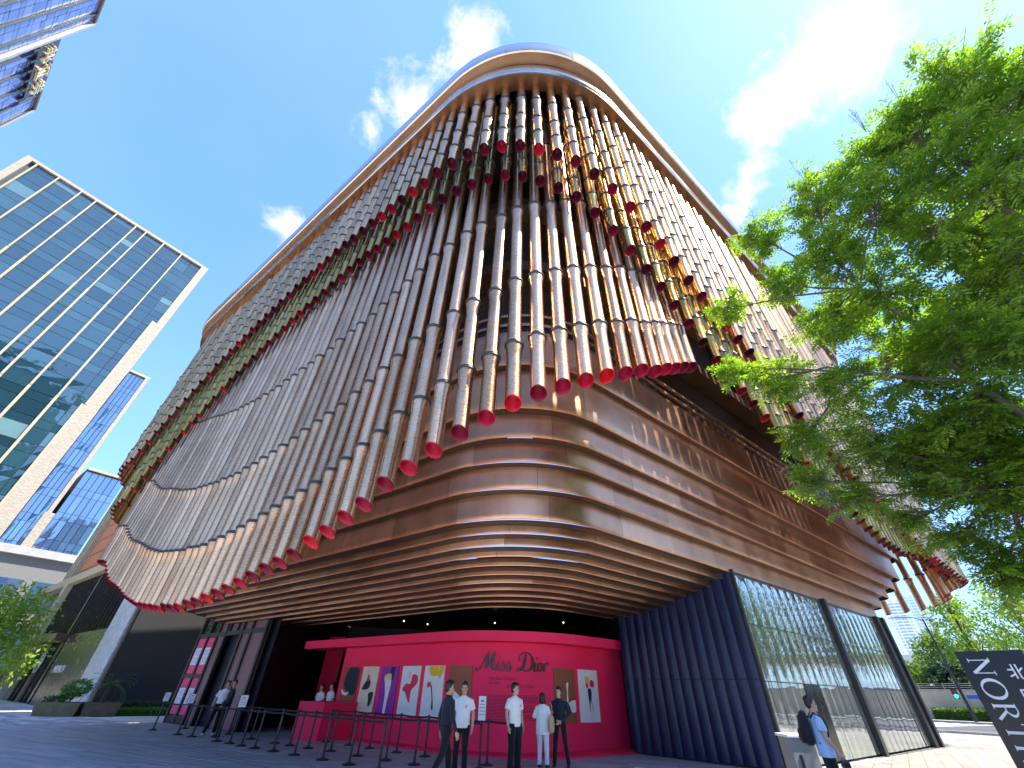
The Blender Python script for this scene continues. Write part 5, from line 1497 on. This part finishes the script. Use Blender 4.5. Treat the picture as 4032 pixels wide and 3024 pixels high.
# across the street on the right
for k, (u, w, h, R, mt, lab) in enumerate((
    (35.2, -2.8, 4.6, 2.6, 'leaf_dark', 'round dark shrub tree on the terrace behind the railing'),
    (38.6, -2.8, 4.2, 2.3, 'leaf_dark', 'round dark shrub tree behind the railing by the signal pole'),
    (31.0, -4, 5.0, 3.0, 'leaf_street', 'mid green tree behind the railing near the museum end'),
    (37.6, -6.5, 13.0, 3.6, 'leaf_lime', 'tall slim yellow green plane tree behind the terrace'),
    (43.5, -6, 13.5, 4.6, 'leaf_lime', 'tall broad yellow green plane tree behind the black sign'),
    (33.0, -9, 9.0, 3.8, 'leaf_street', 'green tree beyond the terrace beside the museum'),
    (48, -7, 11, 5.0, 'leaf_street', 'broad green tree up the street from the sign'),
    (58, -8, 12, 5.5, 'leaf_street', 'second broad green tree up the street'),
    (70, -8, 12, 6, 'leaf_dark', 'dark broad tree farther up the street'),
    (34, -32, 12, 6, 'leaf_street', 'green tree beyond the white bridge'),
    (45, -34, 14, 6.5, 'leaf_street', 'large green tree beyond the white bridge'),
    (25, -32, 11, 6, 'leaf_dark', 'dark tree beyond the white bridge'))):
    p = FW.pt(u, 0, w)
    e = street_tree(p.x, p.y, h, R, lab, mt, 2600, 0.42, 30 + k, 0.85, 0.25)
    e.location.z = 0.0 if w < -12 else 1.0
# avenue trees along the near kerb, beyond the frame's right edge; the glass wall mirrors them
for k, (x, y, h, R) in enumerate(((33, 9, 11, 4.5), (40, 22, 12, 4.8), (30, -2, 11, 4.6), (44, 30, 12, 5.0), (25, -12, 12, 4.8), (36, 4, 10, 4), (52, 12, 13, 5.5), (48, -4, 13, 5.5), (58, 26, 13, 5.5), (64, 6, 14, 6))):
    street_tree(x, y, h, R, 'avenue tree on the kerb, mirrored in the glass wall', 'leaf_street' if k % 3 else 'leaf_dark', 1900, 0.40, 60 + k, 0.85, 0.25, 'avenue trees mirrored in the glass')

for k, (x, y, h, R) in enumerate(((-53, 46.5, 9, 3.6), (-58, 50, 10, 4), (-63, 54, 10, 4), (-69, 60, 10, 4.2))):
    street_tree(x, y, h, R, 'plaza tree mirrored in the showroom glazing', 'leaf_lime', 1500, 0.34, 90 + k, 0.85, 0.25, 'plaza trees mirrored in the showroom')
# ------------------------------------------------------------------ black district sign
plain('sign_black', (0.006, 0.008, 0.016), 0.14, 0.0, 0.2, 2, spec=0.3)
plain('sign_letter', (0.66, 0.66, 0.64), 0.5)
_az = rad(45.5); SX, SY = math.sin(_az) * 11.1, math.cos(_az) * 11.1
sg = empty('district_sign', (SX, SY, 0), -_az); tag(sg, 'upright black glossy sign slab with pale vertical lettering beside the footway', 'sign')
m = MB(); m.bev((0, 0.06, 1.15), (0.80, 0.12, 2.30), 0.01); m.build('slab', MATS['sign_black'], sg)
m = MB(); m.box((0, 0.06, 0.03), (0.95, 0.3, 0.06)); m.build('foot', MATS['black_metal'], sg)
def sgp(x, y, d): return Vector((x, -0.002 - d, y))
# capitals with serifs, laid on their side: up of the letter points right
CAP = {'N': [[(.10, 0, .05), (.10, 1, .05)], [(.10, 1, .15), (.80, 0, .15)], [(.80, 0, .05), (.80, 1, .05)], [(-.02, 1, .04), (.2, 1, .04)], [(-.02, 0.01, .04), (.22, 0.01, .04)], [(.68, .99, .04), (.92, .99, .04)]],
 'O': [[(.5 + .48 * math.cos(a), .5 + .52 * math.sin(a), .06 + .10 * abs(math.cos(a))) for a in np.linspace(0, 2 * math.pi, 17)]],
 'R': [[(.12, 0, .14), (.12, 1, .14)], [(.12, .98, .05), (.42, .98, .06), (.62, .76, .13), (.42, .52, .06), (.12, .52, .05)], [(.38, .50, .12), (.80, .0, .14)], [(0, 0.01, .04), (.28, 0.01, .04)], [(0, .99, .04), (.15, .99, .04)]],
 'T': [[(.42, 0, .14), (.42, 1, .14)], [(.0, .98, .05), (.84, .98, .05)], [(.02, 1, .04), (.0, .80, .05)], [(.82, 1, .04), (.84, .80, .05)], [(.28, 0.01, .04), (.56, 0.01, .04)]],
 'H': [[(.10, 0, .14), (.10, 1, .14)], [(.80, 0, .14), (.80, 1, .14)], [(.10, .52, .05), (.80, .52, .05)], [(-.03, 0.01, .04), (.24, 0.01, .04)], [(-.03, .99, .04), (.24, .99, .04)], [(.66, 0.01, .04), (.94, 0.01, .04)], [(.66, .99, .04), (.94, .99, .04)]]}
zc = 2.20; LH = 0.25
for ch, adv in (('N', 1.12), ('O', 1.22), ('R', 0.98), ('T', 1.02), ('H', 1.1)):
    m = MB()
    for k, s_ in enumerate(CAP[ch]):
        stroke(m, [(a, b, c) for a, b, c in s_], lambda x, y, d: sgp(-0.29 + y * LH, zc - x * LH * 0.98, d + 0.0004 * k), 0.004, 0.0)
    m.build('letter', MATS['sign_letter'], sg); zc -= adv * LH
CJK = {'北': [[(.05, .62, .1), (.35, .62, .1)], [(.38, .98, .1), (.38, .05, .1)], [(.03, .18, .1), (.38, .34, .1)], [(.62, .98, .1), (.62, .2, .1), (.68, .06, .1), (.92, .06, .1), (.96, .24, .09)], [(.62, .50, .1), (.92, .74, .1)]],
 '区': [[(.10, .94, .1), (.95, .94, .1)], [(.12, .94, .1), (.12, .05, .1)], [(.10, .06, .1), (.98, .06, .1)], [(.34, .76, .1), (.86, .22, .1)], [(.82, .78, .1), (.28, .22, .1)]]}
for ch, z in (('北', 2.12), ('区', 1.80)):
    m = MB()
    for k, s_ in enumerate(CJK[ch]):
        stroke(m, s_, lambda x, y, d: sgp(0.10 + x * 0.20, z - 0.2 + y * 0.20, d + 0.0004 * k), 0.004, 0.0)
    m.build('character', MATS['sign_letter'], sg)
# grey cabinet with white spiral roundel, by the footway
plain('cabinet_grey', (0.24, 0.24, 0.23), 0.55, 0, 0.1, 4)
CB = Vector((math.sin(rad(28.9)) * 12.3, math.cos(rad(28.9)) * 12.3, 0))
cbx = empty('cabinet', CB, rad(-8)); tag(cbx, 'waist high grey cabinet with white spiral roundel on its side', 'cabinet')
m = MB(); m.bev((0, 0, 0.50), (0.46, 0.55, 1.0), 0.012); m.build('body', MATS['cabinet_grey'], cbx)
m = MB(); m.bev((0, 0, 1.02), (0.52, 0.62, 0.045), 0.01); m.build('lid', MATS['paper_white'], cbx)
m = MB(); m.tube([(0.232, 0.0, 0.47), (0.240, 0.0, 0.47)], 0.235, 28); m.build('roundel', MATS['paper_white'], cbx)
m = MB()
sp_ = [Vector((0.243, 0.21 * (1 - q / 90) * math.cos(q * 0.42), 0.47 + 0.21 * (1 - q / 90) * math.sin(q * 0.42))) for q in range(88)]
m.tube(sp_, 0.007, 4); m.build('spiral_line', plain('spiral_tan', (0.45, 0.36, 0.24), 0.5), cbx)
m = MB(); m.bev((-0.1, -0.285, 0.40), (0.05, 0.02, 0.7), 0.006); m.build('slot', MATS['black_metal'], cbx)
# ------------------------------------------------------------------ people
def skin_mat(name, c):
    t = NT(name); n = t.noise(t.world(), 30, 4)
    t.set(col=t.ramp(n, [(0.3, tuple(x * 0.9 for x in c)), (0.7, c)]), rough=0.5, spec=0.4)
    t.b.inputs['Subsurface Weight'].default_value = 0.08
    t.b.inputs['Subsurface Radius'].default_value = (0.02, 0.008, 0.005)
    return t.mat
skin_mat('skin_a', (0.56, 0.34, 0.24)); skin_mat('skin_b', (0.47, 0.27, 0.18))
def cloth(name, c, rough=0.85, wr=0.5):
    t = NT(name); n = t.noise(t.world((9, 9, 5)), 1.0, 4, 0.6); f = t.noise(t.world(), 160, 2)
    t.set(col=t.ramp(n, [(0.3, tuple(x * 0.86 for x in c)), (0.7, c)]), rough=rough, spec=0.2, sheen=0.15)
    t.bump(t.math('ADD', n, t.math('MULTIPLY', f, 0.12)), wr, 0.03); return t.mat
cloth('cloth_white', (0.80, 0.81, 0.82)); cloth('cloth_navy', (0.014, 0.018, 0.032), 0.8); cloth('cloth_black', (0.010, 0.010, 0.013), 0.85)
cloth('cloth_blue', (0.36, 0.52, 0.74)); cloth('cloth_jean', (0.62, 0.70, 0.74)); cloth('cloth_tan', (0.48, 0.34, 0.19)); cloth('cloth_pack', (0.012, 0.013, 0.018), 0.7)
plain('hair_black', (0.008, 0.007, 0.007), 0.45, 0, 0.3, 40, 0.4)
plain('shoe_black', (0.012, 0.012, 0.012), 0.35); plain('shoe_white', (0.75, 0.75, 0.74), 0.6)
plain('eye_dark', (0.015, 0.010, 0.008), 0.2); plain('lip', (0.42, 0.16, 0.13), 0.45); plain('lens_dark', (0.01, 0.01, 0.012), 0.1)
def loft(mb, pts, rs, n=14, side=(1, 0, 0)):
    """closed elliptical loft; rs = (r along side axis, r across)"""
    pts = [Vector(p) for p in pts]; vs = []
    for i, p in enumerate(pts):
        t_ = (pts[min(i + 1, len(pts) - 1)] - pts[max(i - 1, 0)]).normalized()
        sx = Vector(side) - t_ * t_.dot(Vector(side)); sx.normalize(); sy = t_.cross(sx)
        a, b = rs[i] if hasattr(rs[i], '__len__') else (rs[i], rs[i])
        for k in range(n):
            q = 2 * math.pi * k / n; vs.append(p + sx * a * math.cos(q) + sy * b * math.sin(q))
    m = len(pts); fs = []
    for i in range(m - 1):
        for k in range(n):
            a = i * n + k; b = i * n + (k + 1) % n; fs.append((a, b, b + n, a + n))
    fs += [tuple(range(n - 1, -1, -1)), tuple((m - 1) * n + k for k in range(n))]
    mb.add(vs, fs)
def ball(mb, c, r3, n=12, m=8, R=None):
    vs = []; c = Vector(c)
    for i in range(m + 1):
        ph = math.pi * i / m
        for k in range(n):
            a = 2 * math.pi * k / n
            v = Vector((r3[0] * math.sin(ph) * math.cos(a), r3[1] * math.sin(ph) * math.sin(a), -r3[2] * math.cos(ph)))
            vs.append(c + (R @ v if R is not None else v))
    fs = []
    for i in range(m):
        for k in range(n):
            a = i * n + k; b = i * n + (k + 1) % n; fs.append((a, b, b + n, a + n))
    mb.add(vs, fs)
def fuse(mb, name, mat, parent, voxel, it=4, fac=0.5):
    """weld overlapping lofts into one continuous surface"""
    me = mb.mesh(name); o = bpy.data.objects.new(name, me); COL.objects.link(o)
    md = o.modifiers.new('r', 'REMESH'); md.mode = 'VOXEL'; md.voxel_size = voxel; md.use_smooth_shade = True
    sm_ = o.modifiers.new('s', 'SMOOTH'); sm_.factor = fac; sm_.iterations = it
    me2 = bpy.data.meshes.new_from_object(o.evaluated_get(bpy.context.evaluated_depsgraph_get()))
    bpy.data.objects.remove(o)
    me2.materials.clear(); me2.materials.append(mat); me2.name = name
    me2.polygons.foreach_set('use_smooth', [True] * len(me2.polygons))
    return link(name, me2, parent)
def V(*a): return Vector(a)
def person(loc, yaw, h, label, shirt, pants, skin='skin_a', hair='short', sleeve='short', arms=None, legs=None, head_yaw=0.0, head_pitch=0.0, shoes='shoe_black', fem=False, loose=1.0, wide=1.0, hem=0.86, lean=(0, 0), group=None, tucked=False):
    """local frame: faces -Y, its own right hand at -X; built at 1.75 m and scaled"""
    e = empty('person', loc, yaw); e.scale = (h / 1.75,) * 3
    tag(e, label, 'person', group)
    lx, ly = lean
    top = lambda x, y, z: V(x + lx * max(0, z - .95), y + ly * max(0, z - .95), z)
    sw = 0.155 if fem else 0.172
    sh = {s: top(s * sw, 0.0, 1.395) for s in (-1, 1)}
    arms = arms or {}
    A = {}
    for s in (-1, 1):
        a = arms.get(s, [(s * 0.25, 0.03, 1.13), (s * 0.255, -0.06, 0.88)])
        A[s] = [sh[s]] + [V(*p) for p in a]
    legs = legs or {}
    Lg = {s: [V(s * 0.095, 0, 0.93)] + [V(*p) for p in legs.get(s, [(s * 0.105, -0.02, 0.50), (s * 0.115, 0.02, 0.09)])] for s in (-1, 1)}
    # ---- body
    b = MB()
    nk = top(0, 0.015, 1.45); hd = top(0, -0.01, 1.615)
    Rh = Matrix.Rotation(head_yaw, 3, 'Z') @ Matrix.Rotation(head_pitch, 3, 'X')
    loft(b, [top(0, 0, .95), top(0, 0, 1.1), top(0, 0, 1.28), top(0, 0.0, 1.40), top(0, 0.01, 1.46)], [(.15, .10), (.135, .09), (.15, .10), (.15, .085), (.06, .06)])
    loft(b, [top(0, 0.012, 1.42), top(0, 0.008, 1.50), hd + Rh @ V(0, 0.01, -.06)], [(.058, .058), (.052, .054), (.052, .056)])
    ball(b, hd + Rh @ V(0, 0.012, 0.045), (.074, .094, .088), 14, 10, Rh)
    ball(b, hd + Rh @ V(0, -0.022, -0.035), (.060, .068, .082), 14, 10, Rh)
    ball(b, hd + Rh @ V(0, -0.070, -0.092), (.026, .022, .022), 8, 6, Rh)
    ball(b, hd + Rh @ V(0, -0.094, -0.020), (.013, .018, .022), 8, 6, Rh)
    ball(b, hd + Rh @ V(0, -0.083, 0.012), (.010, .012, .026), 8, 6, Rh)
    for s in (-1, 1):
        ball(b, hd + Rh @ V(s * .076, 0.018, -0.005), (.010, .020, .032), 8, 6, Rh)
        sh_, el, wr = A[s]
        loft(b, [sh_ + V(-s * .03, 0, 0), sh_.lerp(el, .35), el, el.lerp(wr, .3), wr], [.056, .046, .038, .040, .026], 12, (1, 0.3, 0))
        # hand: palm, four fingers of different length, thumb from the side of the palm
        fd = (wr - el).normalized(); inw = V(-s, 0, 0); inw = (inw - fd * inw.dot(fd)).normalized(); fw = fd.cross(inw) * s
        pm = wr + fd * .045
        loft(b, [wr - fd * .01, wr + fd * .03, wr + fd * .075, wr + fd * .095], [(.027, .018), (.040, .017), (.043, .015), (.040, .012)], 12, fw)
        for q, (off, L) in enumerate(((-.031, .066), (-.010, .076), (.011, .071), (.031, .056))):
            p0 = wr + fd * .085 + fw * off; p1 = p0 + fd * L * .5 + inw * .012; p2 = p0 + fd * L * .85 + inw * .034
            loft(b, [p0, p1, p2], [.0098, .0092, .0080], 8, fw)
        t0 = wr + fd * .03 - fw * -.030 * -1; t1 = t0 + fd * .035 - fw * .028 + inw * .012; t2 = t1 + fd * .030 - fw * .004 + inw * .014
        loft(b, [t0, t1, t2], [.0135, .0115, .0095], 8, inw)
        hp, kn, an = Lg[s]
        loft(b, [hp, hp.lerp(kn, .5), kn, kn.lerp(an, .35), an], [.075, .062, .048, .046, .034], 12)
        loft(b, [an + V(0, .04, -.045), an + V(0, -.06, -.055), an + V(0, -.15, -.07)], [(.032, .036), (.040, .030), (.036, .016)], 10)
    fuse(b, 'body', MATS[skin], e, 0.0085, 3)
    # ---- face marks
    for s in (-1, 1):
        m = MB(); ball(m, hd + Rh @ V(s * .029, -.0815, .004), (.0125, .006, .0062), 8, 6, Rh); m.build('eye', MATS['eye_dark'], e, 60)
        m = MB(); ball(m, hd + Rh @ V(s * .030, -.083, .027), (.019, .006, .0048), 8, 5, Rh); m.build('eyebrow', MATS['hair_black'], e, 60)
    m = MB(); ball(m, hd + Rh @ V(0, -.088, -.060), (.022, .007, .0065), 8, 6, Rh); m.build('lips', MATS['lip'], e, 60)
    # ---- hair
    g = MB()
    if hair == 'bob':
        ball(g, hd + Rh @ V(0, .022, .060), (.092, .108, .090), 14, 10, Rh)
        ball(g, hd + Rh @ V(0, .055, -.03), (.098, .075, .125), 14, 10, Rh)
        for s in (-1, 1): ball(g, hd + Rh @ V(s * .078, .015, -.05), (.026, .055, .10), 10, 8, Rh)
    else:
        ball(g, hd + Rh @ V(0, .026, .066), (.083, .095, .084), 14, 10, Rh)
        ball(g, hd + Rh @ V(0, .062, .005), (.074, .058, .080), 14, 10, Rh)
        ball(g, hd + Rh @ V(0.012, -.052, .112), (.066, .050, .034), 12, 8, Rh)
        for s in (-1, 1): ball(g, hd + Rh @ V(s * .070, .022, .035), (.014, .036, .045), 8, 6, Rh)
        rr_ = random.Random(int(h * 1000))
        for k in range(22):
            d = rdir(rr_); d.z = abs(d.z)
            ball(g, hd + Rh @ (V(0, .02, .075) + V(d.x * .074, d.y * .088, d.z * .078)), (.016, .018, .014), 6, 5, Rh)
    fuse(g, 'hair', MATS['hair_black'], e, 0.008, 2)
    # ---- trousers
    t_ = MB()
    loft(t_, [V(0, 0.005, .86), V(0, 0, .94), top(0, 0, 1.03)], [(.172, .118), (.168, .112), (.150, .102)], 18)
    for s in (-1, 1):
        hp, kn, an = Lg[s]
        bot = an + (an - kn).normalized() * -0.0 + V(0, 0, -.025)
        loft(t_, [hp + V(0, 0, -.01), hp.lerp(kn, .45), kn, kn.lerp(an, .45), bot], [.098 * wide, .090 * wide, .072 * wide, .066 * wide, .064 * wide], 14)
    fuse(t_, 'trousers', MATS[pants], e, 0.013, 5)
    for s in (-1, 1):
        an = Lg[s][2]; f_ = MB()
        loft(f_, [an + V(0, .065, -.055), an + V(0, .02, -.045), an + V(0, -.07, -.055), an + V(0, -.15, -.068), an + V(0, -.185, -.074)], [(.034, .032), (.042, .042), (.046, .034), (.044, .022), (.026, .012)], 12)
        fuse(f_, 'shoe', MATS[shoes], e, 0.009, 2)
    # ---- shirt
    s_ = MB(); k = loose
    z0 = 0.98 if tucked else hem
    loft(s_, [top(0, 0, z0), top(0, 0, max(z0 + .06, 1.0)), top(0, 0, 1.12), top(0, 0, 1.27), top(0, 0.0, 1.365), top(0, 0.005, 1.43), top(0, 0.012, 1.48)],
         [(.178 * k, .125 * k), (.172 * k, .122 * k), (.165 * k, .118 * k), (.182, .124), (.190, .112), (.150, .088), (.066, .064)], 20)
    for s in (-1, 1):
        sp0, el, wr = A[s]
        if sleeve == 'short':
            end = sp0.lerp(el, .72); loft(s_, [sp0 + V(-s * .07, 0, 0.0), sp0 + V(s * .01, 0, -.02), sp0.lerp(el, .4), end], [.062, .068, .072 * k, .074 * k], 14, (1, .3, 0))
        elif sleeve == 'mid':
            end = el.lerp(wr, .45); loft(s_, [sp0 + V(-s * .07, 0, 0.0), sp0 + V(s * .01, 0, -.02), sp0.lerp(el, .5), el, end], [.062, .067, .068, .066, .062], 14, (1, .3, 0))
        else:
            end = wr - (wr - el).normalized() * .015; loft(s_, [sp0 + V(-s * .07, 0, 0.0), sp0 + V(s * .01, 0, -.02), sp0.lerp(el, .5), el, el.lerp(wr, .5), end], [.060, .065, .060, .053, .047, .040], 14, (1, .3, 0))
    fuse(s_, 'shirt', MATS[shirt], e, 0.013, 4)
    if sleeve == 'long':
        m = MB(); c = top(0, 0.005, 1.475)
        ring = [c + V(.063 * math.cos(a), .062 * math.sin(a), .012 * math.sin(a)) for a in np.linspace(0, 2 * math.pi, 17)]
        m.tube(ring, .016, 6, False); m.build('collar_band', MATS[shirt], e, 60)
    e['_hd'] = 0
    del e['_hd']
    return e, A, hd, Rh
def pol(az, rho): return (math.sin(rad(az)) * rho, math.cos(rad(az)) * rho, 0.0)
# yaw: 0 faces the camera side (-Y); positive turns to its left (towards +X)
person(pol(-6.15, 11.9), rad(125), 1.78, 'person in dark navy long sleeved shirt walking, seen from behind', 'cloth_navy', 'cloth_black', 'skin_b', 'short', 'long',
       {-1: [(-.27, .02, 1.12), (-.28, -.10, .86)], 1: [(.25, .04, 1.12), (.24, .0, .86)]}, {-1: [(-.10, .10, .50), (-.11, .36, .13)], 1: [(.10, -.16, .52), (.10, -.22, .09)]}, rad(-15), tucked=True)
e, A, hd, Rh = person(pol(-4.45, 13.1), rad(-4), 1.78, 'person in white tee with pink chest print facing out, black trousers', 'cloth_white', 'cloth_black', 'skin_a', 'short', 'short', None, None, rad(5), loose=1.06)
for k in range(3):
    m = MB(); m.box((.085, -.126, 1.29 - k * .022), (.055 - .01 * (k % 2), .004, .012)); m.build('chest_print', MATS['poster_pink'], e)
e, A, hd, Rh = person(pol(1.25, 13.8), rad(38), 1.80, 'person in white tee turned aside with black wide trousers and arms down', 'cloth_white', 'cloth_black', 'skin_a', 'short', 'short',
       {-1: [(-.26, .02, 1.13), (-.27, -.08, .87)], 1: [(.25, .05, 1.13), (.25, -.02, .87)]}, {-1: [(-.11, -.02, .50), (-.12, .02, .09)], 1: [(.11, -.02, .50), (.12, .02, .09)]}, rad(30), loose=1.05, wide=1.18)
m = MB(); m.box((.085, -.128, 1.28), (.05, .004, .03)); m.build('chest_print', MATS['poster_pink'], e)
e, A, hd, Rh = person(pol(4.3, 14.9), rad(163), 1.60, 'person with black bob in loose white blouse and pale jeans holding a phone', 'cloth_white', 'cloth_jean', 'skin_a', 'bob', 'mid',
       {1: [(.27, -.02, 1.16), (.30, -.24, 1.20)], -1: [(-.25, .02, 1.15), (-.22, -.16, 1.02)]}, None, rad(12), fem=True, loose=1.22, wide=1.05, hem=.74)
m = MB(); q = A[1][2] + V(.015, -.09, .05); m.bev(q, (.075, .012, .15), .006, Matrix.Rotation(rad(-25), 3, 'X')); m.build('phone', MATS['post_black'], e)
# tote bag carried on the shoulder
bg_ = empty('tote_bag', pol(5.25, 14.72), rad(163)); bg_.location.z = 0.72; tag(bg_, 'tan slouchy tote bag at the side of the white blouse', 'bag')
m = MB(); loft(m, [V(0, 0, 0), V(0, 0, .04), V(0, 0, .22), V(0, 0, .36), V(0, 0, .40)], [(.10, .04), (.15, .075), (.155, .085), (.13, .06), (.12, .02)], 16, (0, 1, 0)); fuse(m, 'bag_body', MATS['cloth_tan'], bg_, .012, 4)
m = MB(); m.tube([V(0, -.08, .38), V(-.02, -.05, .58), V(.02, 0, .68), V(-.02, .05, .58), V(0, .08, .38)], .009, 6); m.build('strap', MATS['cloth_tan'], bg_)
e, A, hd, Rh = person(pol(6.15, 15.1), rad(-14), 1.75, 'person in black shirt with hands clasped and feet apart, facing the blouse wearer', 'cloth_navy', 'cloth_black', 'skin_a', 'short', 'long',
       {-1: [(-.28, .01, 1.14), (-.045, -.17, .98)], 1: [(.28, .01, 1.14), (.045, -.18, .965)]}, {-1: [(-.14, -.02, .50), (-.19, .02, .09)], 1: [(.14, -.02, .50), (.20, .02, .09)]}, rad(-12), wide=.9, tucked=True)
m = MB(); m.bev((0, -.122, 1.22), (.022, .006, .42), .002); m.build('shirt_placket', MATS['cloth_black'], e)
# couple waiting by the entrance
person((-10.95, 20.55, 0), rad(-50), 1.76, 'person in black long sleeved top with folded hands beside the entrance', 'cloth_navy', 'cloth_black', 'skin_a', 'short', 'long',
       {-1: [(-.26, -.02, 1.14), (.02, -.18, 1.02)], 1: [(.26, -.02, 1.12), (.06, -.18, .92)]}, None, rad(60), tucked=True)
person((-11.75, 21.45, 0), rad(20), 1.74, 'person in white top half hidden behind the black topped companion', 'cloth_white', 'cloth_black', 'skin_a', 'short', 'short', None, {1: [(.10, -.05, .50), (.12, .02, .09)], -1: [(-.12, -.1, .50), (-.22, -.12, .09)]}, rad(25), shoes='shoe_white', lean=(.06, 0), tucked=True)
# two attendants behind the counter
person(pol(-19.75, 24.8), rad(-30), 1.72, 'attendant in white tee behind the pink counter, nearer the dark wall', 'cloth_white', 'cloth_black', 'skin_a', 'short', 'short', None, None, rad(-15), loose=1.05)
person(pol(-18.75, 24.2), rad(-40), 1.77, 'taller attendant in white tee behind the pink counter, nearer the paintings', 'cloth_white', 'cloth_black', 'skin_a', 'short', 'short', None, None, rad(-30), loose=1.05)
# visitor with backpack on the footway
e, A, hd, Rh = person(pol(31.1, 11.5), rad(72), 1.66, 'visitor in light blue short sleeved shirt wearing glasses and black backpack', 'cloth_blue', 'cloth_black', 'skin_b', 'short', 'short',
       {-1: [(-.25, -.01, 1.13), (-.24, -.14, .90)], 1: [(.25, .03, 1.13), (.25, -.05, .88)]}, None, rad(10), loose=1.14, hem=.82)
for s in (-1, 1):
    m = MB(); ring = [hd + Rh @ V(s * .030 + .022 * math.cos(a), -.094, .002 + .017 * math.sin(a)) for a in np.linspace(0, 2 * math.pi, 13)]
    m.tube(ring, .0025, 4, False); m.tube([hd + Rh @ V(s * .052, -.092, .004), hd + Rh @ V(s * .078, .01, .004)], .0022, 4); m.build('glasses', MATS['post_black'], e)
for s in (-1, 1):
    m = MB(); m.tube([V(s * .09, .12, 1.40), V(s * .115, .03, 1.485), V(s * .12, -.09, 1.42), V(s * .125, -.135, 1.28), V(s * .15, -.08, 1.10), V(s * .14, .10, 1.02)], .016, 6); m.build('pack_strap', MATS['cloth_pack'], e, 60)
c0 = e.location
bp = empty('backpack', (c0.x, c0.y, 0.93), rad(72)); bp.scale = (.95,) * 3; tag(bp, 'black rounded backpack worn over the light blue shirt', 'backpack')
m = MB(); loft(m, [V(0, .22, 0), V(0, .23, .06), V(0, .235, .25), V(0, .225, .42), V(0, .20, .50), V(0, .19, .53)], [(.10, .06), (.155, .105), (.165, .115), (.15, .095), (.10, .06), (.05, .03)], 18); fuse(m, 'pack_body', MATS['cloth_pack'], bp, .012, 4)
m = MB(); loft(m, [V(0, .335, .03), V(0, .345, .10), V(0, .340, .22), V(0, .325, .27)], [(.10, .03), (.125, .05), (.125, .045), (.09, .02)], 14); fuse(m, 'pack_pocket', MATS['cloth_pack'], bp, .012, 3)
hb = empty('camera_pouch', (c0.x, c0.y, 0), rad(72)); tag(hb, 'small black camera held low in the hand of the backpack wearer', 'camera')
w_ = A[-1][2]; m = MB(); m.bev((w_.x * .95, (w_.y - .05) * .95, (w_.z - .15) * .95), (.085, .13, .10), .012); m.build('camera_body', MATS['post_black'], hb)
m = MB(); m.tube([V(w_.x - .04, w_.y - .06, w_.z - .15) * .95, V(w_.x - .115, w_.y - .06, w_.z - .155) * .95], .034, 14); m.build('camera_lens', MATS['lens_dark'], hb)
m = MB(); m.tube([V(w_.x, w_.y - .09, w_.z - .11) * .95, V(w_.x - .01, w_.y - .03, w_.z - .05) * .95, V(w_.x, w_.y + .0, w_.z - .11) * .95], .006, 5); m.build('hand_strap', MATS['post_black'], hb)
